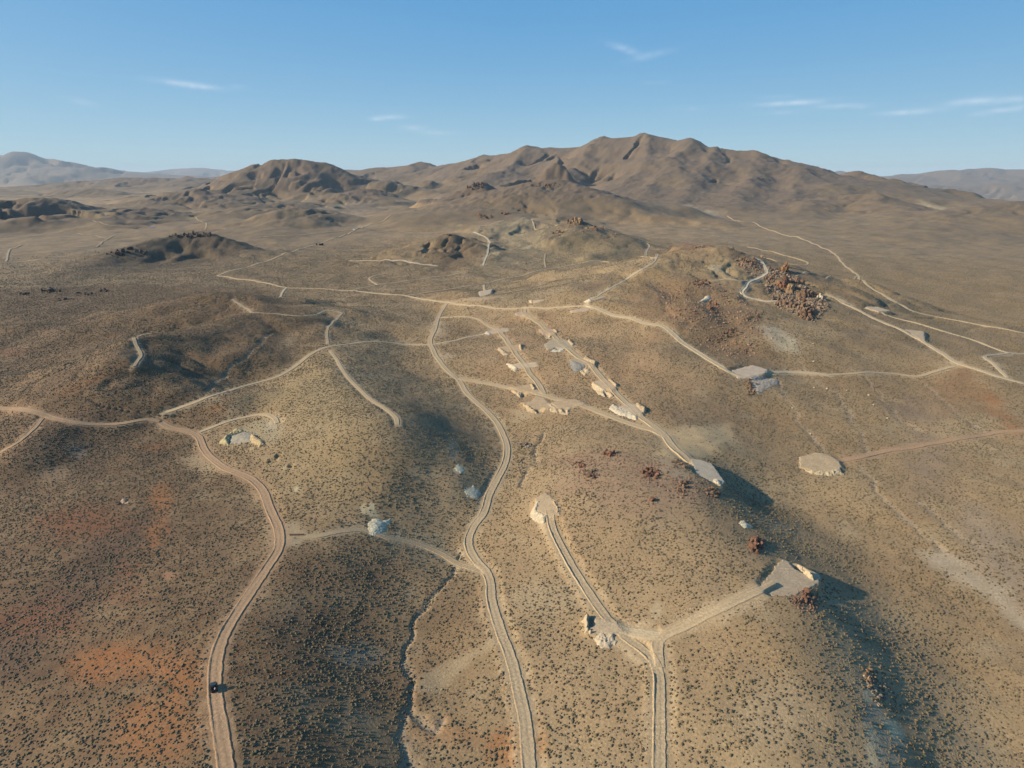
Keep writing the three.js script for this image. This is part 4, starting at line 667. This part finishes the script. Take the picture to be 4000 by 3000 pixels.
{ // rubble between the outcrops, too many to count
  const areas = [[P('2990,1040 3060,1060 3120,1110 3230,1170 3240,1200 3180,1260 3100,1230 3030,1200 2990,1120'), 1500, [.185,.132,.09], 1.5], [P('2560,1120 2720,1090 2880,1120 2960,1220 2990,1330 2900,1420 2780,1370 2620,1260'), 1500, [.225,.145,.095], .9], [P('2900,1010 2990,1040 3000,1090 2930,1080 2860,1020'), 250, [.19,.125,.085], 1.2], [P('2180,1790 2400,1760 2560,1800 2720,1880 2800,1940 2700,1960 2540,1920 2300,1900'), 900, [.24,.14,.095], .42], [P('3080,2310 3190,2310 3200,2390 3110,2400'), 220, [.23,.13,.085], .4], [P('2920,2100 2985,2100 2990,2165 2915,2165'), 120, [.22,.12,.08], .5], [P('3370,2640 3470,2660 3500,2780 3430,2760'), 200, [.30,.22,.14], .4], [P('2160,895 2330,880 2420,930 2300,930 2180,930'), 300, [.25,.175,.11], 1.9]];
  const M4 = new THREE.Matrix4(), E = new THREE.Euler(), Q = new THREE.Quaternion(), list = [];
  for (const [pts, n, col, s] of areas) { const w = pts.map(([a, b]) => hit(a, b)); let x0 = 1e9, x1 = -1e9, y0 = 1e9, y1 = -1e9; for (const v of w) { x0 = Math.min(x0, v[0]); x1 = Math.max(x1, v[0]); y0 = Math.min(y0, v[1]); y1 = Math.max(y1, v[1]); } for (let i = 0, k = 0; i < n && k < n * 12; k++) { const x = lerp(x0, x1, rnd()), f = lerp(y0, y1, rnd()); if (polyDist(w, x, f) > 0 || noise(x / 9, f / 9) < -.1 - rnd() * .5) continue; const q = nearRoad(x, f); if (q && q[0] < q[1].hw + 1) continue; i++; list.push([x, f, s * (.4 + rnd() * rnd() * 1.4), col]); } }
  const im = new THREE.InstancedMesh(rockGeos[1], M([1, 1, 1], .95), list.length), cc = new THREE.Color(); im.name = 'rubble'; im.userData = { kind: 'stuff', label: 'broken reddish brown rubble strewn between the outcrops', category: 'rubble' };
  list.forEach(([x, f, s, col], i) => { Q.setFromEuler(E.set(rnd() * 6, rnd() * 6, rnd() * 6)); M4.compose(new THREE.Vector3(x, meshY(x, f) + s * .25, -f), Q, new THREE.Vector3(s, s * .8, s * 1.2)); im.setMatrixAt(i, M4); const k = .75 + rnd() * .5; im.setColorAt(i, cc.setRGB(col[0] * k, col[1] * k, col[2] * k)); });
  im.castShadow = im.receiveShadow = true; scene.add(im);
}
for (const [x, y] of [[3015,1323],[3175,1345],[3178,1413],[3180,1515],[3230,1518],[3310,1527],[3393,1545],[3412,1583],[3467,1635],[3165,1697],[3095,1595]]) { const v = ground(x, y), m = mesh('white_boulder', rockGeos[Math.floor(rnd() * 7)], RK.pale[2], scene); m.position.set(v[0], v[2] + .3, -v[1]); m.scale.set(.95, .7, .8); m.rotation.y = rnd() * 6; m.userData = { label: 'single white boulder among the scrub below the rocky hill', category: 'boulder', group: 'white boulders on the scrub slope' }; }

// ---------------------------------------------------------------- the buggy on the road
{
  const v = ground(838, 2692), q = nearRoad(v[0], v[1]), p = q[1], turn = Math.atan2(-p.tx, p.tf) + (p.tf < 0 ? Math.PI : 0);
  const y = Math.max(v[2], p.y) + .1, o = thing('utility_vehicle', 'dark side-by-side buggy with black roof driving on the reddish road', 'buggy', [v[0], v[1], y], null, turn); o.scale.setScalar(1.2);
  const dark = M([.018,.02,.024], .45, .1), roofM = M([.035,.05,.062], .35, .1), rub = M([.02,.02,.02], .9), rim = M([.22,.22,.23], .4, .8), seatM = M([.03,.028,.028], .8), bagM = M([.55,.42,.40], .9), lampM = M([.45,.05,.04], .3), glassM = M([.06,.07,.08], .1);
  const bx = (w, h, d, x, yy, z) => { const g = new THREE.BoxGeometry(w, h, d, 2, 2, 2); const a = g.attributes.position; for (let i = 0; i < a.count; i++) { const X = a.getX(i), Y = a.getY(i), Z = a.getZ(i); if (Math.abs(X) > w * .49 && Math.abs(Y) > h * .49) a.setX(i, X * .96); if (Math.abs(Z) > d * .49 && Y > h * .49) a.setZ(i, Z * .96); } g.computeVertexNormals(); g.translate(x, yy, z); return g; };
  const tube = (a, b, r = .03) => new THREE.TubeGeometry(new THREE.LineCurve3(new THREE.Vector3(...a), new THREE.Vector3(...b)), 1, r, 6);
  mesh('chassis', bx(1.35, .25, 2.7, 0, .5, 0), dark, o);
  mesh('hood', bx(1.3, .38, .85, 0, .82, -1.0), dark, o);
  mesh('cargo_bed', mergeGeometries([bx(1.4, .1, .9, 0, .82, 1.1), bx(.06, .32, .9, -.68, 1.0, 1.1), bx(.06, .32, .9, .68, 1.0, 1.1), bx(1.4, .32, .06, 0, 1.0, 1.54)]), dark, o);
  for (const s of [-1, 1]) { mesh('door', bx(.05, .5, 1.0, s * .7, .85, .05), dark, o); mesh('seat', mergeGeometries([bx(.5, .14, .5, s * .32, .78, .2), bx(.5, .6, .14, s * .32, 1.1, .48)]), seatM, o); mesh('tail_light', bx(.1, .12, .04, s * .6, .95, 1.59), lampM, o); mesh('headlight', bx(.2, .1, .05, s * .45, .9, -1.44), rim, o); mesh('mirror', bx(.2, .14, .06, s * .88, 1.35, -.45), dark, o); }
  mesh('roll_cage', mergeGeometries([-1, 1].flatMap(s => [tube([s * .66, .95, -.65], [s * .6, 1.85, -.3]), tube([s * .6, 1.85, -.3], [s * .6, 1.88, .6]), tube([s * .6, 1.88, .6], [s * .66, .95, .75])])), dark, o);
  mesh('windshield', (() => { const g = new THREE.BoxGeometry(1.2, .75, .02); g.rotateX(-.35); g.translate(0, 1.42, -.5); return g; })(), glassM, o);
  mesh('roof', bx(1.36, .07, 1.25, 0, 1.92, .15), roofM, o);
  for (const [sx, sz] of [[-1, -1], [1, -1], [-1, 1], [1, 1]]) { const t = new THREE.TorusGeometry(.26, .12, 8, 18); t.rotateY(Math.PI / 2); t.scale(1.25, 1, 1); t.translate(sx * .68, .36, sz * 1.02); const wl = mesh('wheel', t, rub, o), r = new THREE.CylinderGeometry(.18, .18, .2, 12); r.rotateZ(Math.PI / 2); r.translate(sx * .68, .36, sz * 1.02); mesh('rim', r, rim, wl); }
  const b = thing('cargo_bag', 'pale pinkish bag lying in the bed of the dark buggy', 'bag', [v[0], v[1], y], null, turn); b.scale.setScalar(1.2); const gb = new THREE.SphereGeometry(.24, 10, 8); gb.scale(1, .7, 1.7); gb.translate(.25, 1.04, 1.1); mesh('bag_body', gb, bagM, b); mesh('bag_strap', new THREE.TorusGeometry(.2, .025, 6, 12).rotateY(.4).translate(.25, 1.06, 1.1), seatM, b);
}
{ // pipe lying on the turn-out
  const a = ground(1132, 2091), b = ground(1186, 2090), c = [(a[0] + b[0]) / 2, (a[1] + b[1]) / 2, (a[2] + b[2]) / 2], o = thing('steel_pipe', 'long rusty brown pipe lying on the dusty turn-out', 'pipe', c);
  const A = new THREE.Vector3(a[0] - c[0], a[2] - c[2] + .42, -(a[1] - c[1])), B = new THREE.Vector3(b[0] - c[0], b[2] - c[2] + .42, -(b[1] - c[1]));
  mesh('pipe_wall', new THREE.TubeGeometry(new THREE.LineCurve3(A, B), 6, .36, 14), M([.11,.075,.05], .7, .2, { side: THREE.DoubleSide }), o);
  for (const e of [A, B]) { const g = new THREE.TorusGeometry(.37, .05, 6, 16); g.lookAt(B.clone().sub(A)); g.translate(e.x, e.y, e.z); mesh('end_collar', g, M([.15,.09,.06], .7, .2), o); }
}
{ // tiny far things: a white truck at the road fork, dark tanks by the road, a white trailer
  const wh = M([.75,.75,.73], .5), bk = M([.03,.035,.03], .7), gl = M([.05,.06,.07], .15);
  const box = (w, h, d, x, y, z) => new THREE.BoxGeometry(w, h, d).translate(x, y, z);
  const truck = (px, py, label) => { const v = ground(px, py), o = thing('white_truck', label, 'truck', v, null, 1.2); mesh('bed', box(2.2, 1.1, 3, 0, 1.2, 1.6), wh, o); mesh('cab', mergeGeometries([box(2.2, 1.0, 3.2, 0, 1.15, -1.6), box(2.0, .9, 1.9, 0, 2.1, -1.0)]), wh, o); mesh('windshield', box(1.8, .7, .06, 0, 2.1, -2.0), gl, o); for (const [x, z] of [[-1, -2], [1, -2], [-1, 2], [1, 2]]) mesh('wheel', new THREE.CylinderGeometry(.45, .45, .3, 12).rotateZ(Math.PI / 2).translate(x, .45, z), bk, o); };
  truck(1382, 897, 'white truck parked at the far road fork');
  { const v = ground(596, 890), o = thing('white_trailer', 'long white trailer on the flat behind the dark hills', 'trailer', v, null, .3); mesh('trailer_body', box(14, 3, 3, 0, 2.1, 0), wh, o); for (const x of [-4.5, 4.5]) mesh('wheel', new THREE.CylinderGeometry(.5, .5, 2.8, 12).rotateX(Math.PI / 2).translate(x, .5, 0), bk, o); mesh('trailer_roof', box(14.2, .25, 3.2, 0, 3.75, 0), wh, o); }
  for (const [x, y] of [[1237, 957], [1249, 958], [1255, 958], [1261, 958]]) { const v = ground(x, y), o = thing('water_tank', 'small dark upright tank beside the long diagonal road', 'tank', v, 'row of dark tanks'); mesh('tank_body', new THREE.CylinderGeometry(2, 2, 4.4, 16).translate(0, 2.2, 0), bk, o); mesh('tank_lid', new THREE.ConeGeometry(2.1, .7, 16).translate(0, 4.75, 0), bk, o); }
}
// ---------------------------------------------------------------- desert scrub
const bushGeo = n => { const g = new THREE.IcosahedronGeometry(1, 1), p = g.attributes.position; for (let i = 0; i < p.count; i++) { const x = p.getX(i), y = p.getY(i), z = p.getZ(i), k = .82 + .34 * noise(x * 2.1 + n * 7, z * 2.1 + y * 1.7) ; p.setXYZ(i, x * k, Math.max(-.12, y * k) , z * k); } g.computeVertexNormals(); return g; };
const bushes = [0, 1, 2].map(bushGeo), bushMat = M([1, 1, 1], .95); bushMat.name = 'scrub_leaf';
{
  const list = [], AZ = .92, R0 = 95, R1 = 1800, area = AZ * (R1 * R1 - R0 * R0), N = Math.floor(area * 1.05);
  for (let i = 0; i < N; i++) {
    const r = Math.sqrt(R0 * R0 + rnd() * (R1 * R1 - R0 * R0)), az = (rnd() * 2 - 1) * AZ; const pick = rnd(), size = rnd(), tone = rnd(), rot = rnd() * 6.283;
    if (Math.abs(az) > (r < 400 ? .92 : r < 700 ? .85 : .80)) continue;
    const th = rnd(); if (r > 420 && th > Math.pow(420 / r, 1.15) * (r > 1300 ? (1800 - r) / 500 : 1)) continue;
    const x = r * Math.sin(az), f = r * Math.cos(az);
    soil(x, f); const lum = C[0] * .4 + C[1] * .5 + C[2] * .1;
    let dens = .60 + .22 * sst(.28, .12, lum) + .26 * noise(x / 22, f / 22) + .16 * noise(x / 60, f / 60 + 3) + .16 * noise(x / 6, f / 6); dens *= 1 - BARE;
    if (pick * 1.05 > dens) continue;
    const q = nearRoad(x, f); if (q && q[0] < q[1].hw * 1.25 + .8) continue;
    let skip = false; for (const a of PADS) if (Math.abs(x - a.cx) < a.sc + 4 && Math.abs(f - a.cf) < a.sc + 4 && polyDist(a.w, x, f) < 1.2) { skip = true; break; } if (skip) continue;
    const s = (.25 + .38 * size * size * size + .10 * noise(x / 40, f / 40)) * (r > 420 ? Math.pow(r / 420, .36) : 1);
    list.push([x, f, s, tone, rot, r]);
  }
  const col = new THREE.Color(), toneOf = t => t < .5 ? col.setRGB(.105 + .06 * t, .080 + .044 * t, .042 + .026 * t) : t < .94 ? col.setRGB(.122, .096, .057) : col.setRGB(.090, .082, .038);
  const inView = ([x, f, , , , r]) => { const y = meshY(x, f) - HC, zc = f * cosP - y * sinP, vv = y * cosP + f * sinP; return zc > 0 && Math.abs(x / zc) < 1.97 * 1000 / FPX && Math.abs(vv / zc) < 1480 / FPX; };
  const big = list.map((b, i) => [i, b[2] / b[5], inView(b)]).filter(b => b[2]).sort((a, b) => b[1] - a[1]).slice(0, 300).map(b => b[0]), own = new Set(big);
  const mats = [.2, .45, .7, .95].map(t => { const m = bushMat.clone(); m.color.copy(toneOf(t)); return m; }), m4 = new THREE.Matrix4(), qt = new THREE.Quaternion(), UP = new THREE.Vector3(0, 1, 0);
  for (const i of big) { const [x, f, s, tone, rot] = list[i], m = mesh('desert_shrub', bushes[i % 3], mats[Math.floor(tone * 3.99)], scene); m.position.set(x, meshY(x, f) + s * .05, -f); m.rotation.y = rot; m.scale.set(s * 1.15, s * .9, s); m.userData = { label: 'one of the largest rounded grey-green shrubs standing on bare soil', category: 'shrub', group: 'largest desert shrubs' }; }
  const by = [[], [], []]; list.forEach((b, i) => { if (!own.has(i)) by[i % 3].push(b); });
  by.forEach((L, k) => {
    const im = new THREE.InstancedMesh(bushes[k], bushMat, L.length); im.name = numbered('scrub'); im.userData = { kind: 'stuff', label: 'low desert scrub dotted over all the slopes', category: 'scrub' };
    L.forEach(([x, f, s, tone, rot], i) => { qt.setFromAxisAngle(UP, rot); m4.compose(new THREE.Vector3(x, meshY(x, f) + s * .05, -f), qt, new THREE.Vector3(s * (1 + .3 * tone), s * (.75 + .3 * (1 - tone)), s)); im.setMatrixAt(i, m4); im.setColorAt(i, toneOf(tone)); });
    im.castShadow = im.receiveShadow = true; scene.add(im);
  });
  console.log('shrubs', list.length);
}

renderer.render(scene, camera);
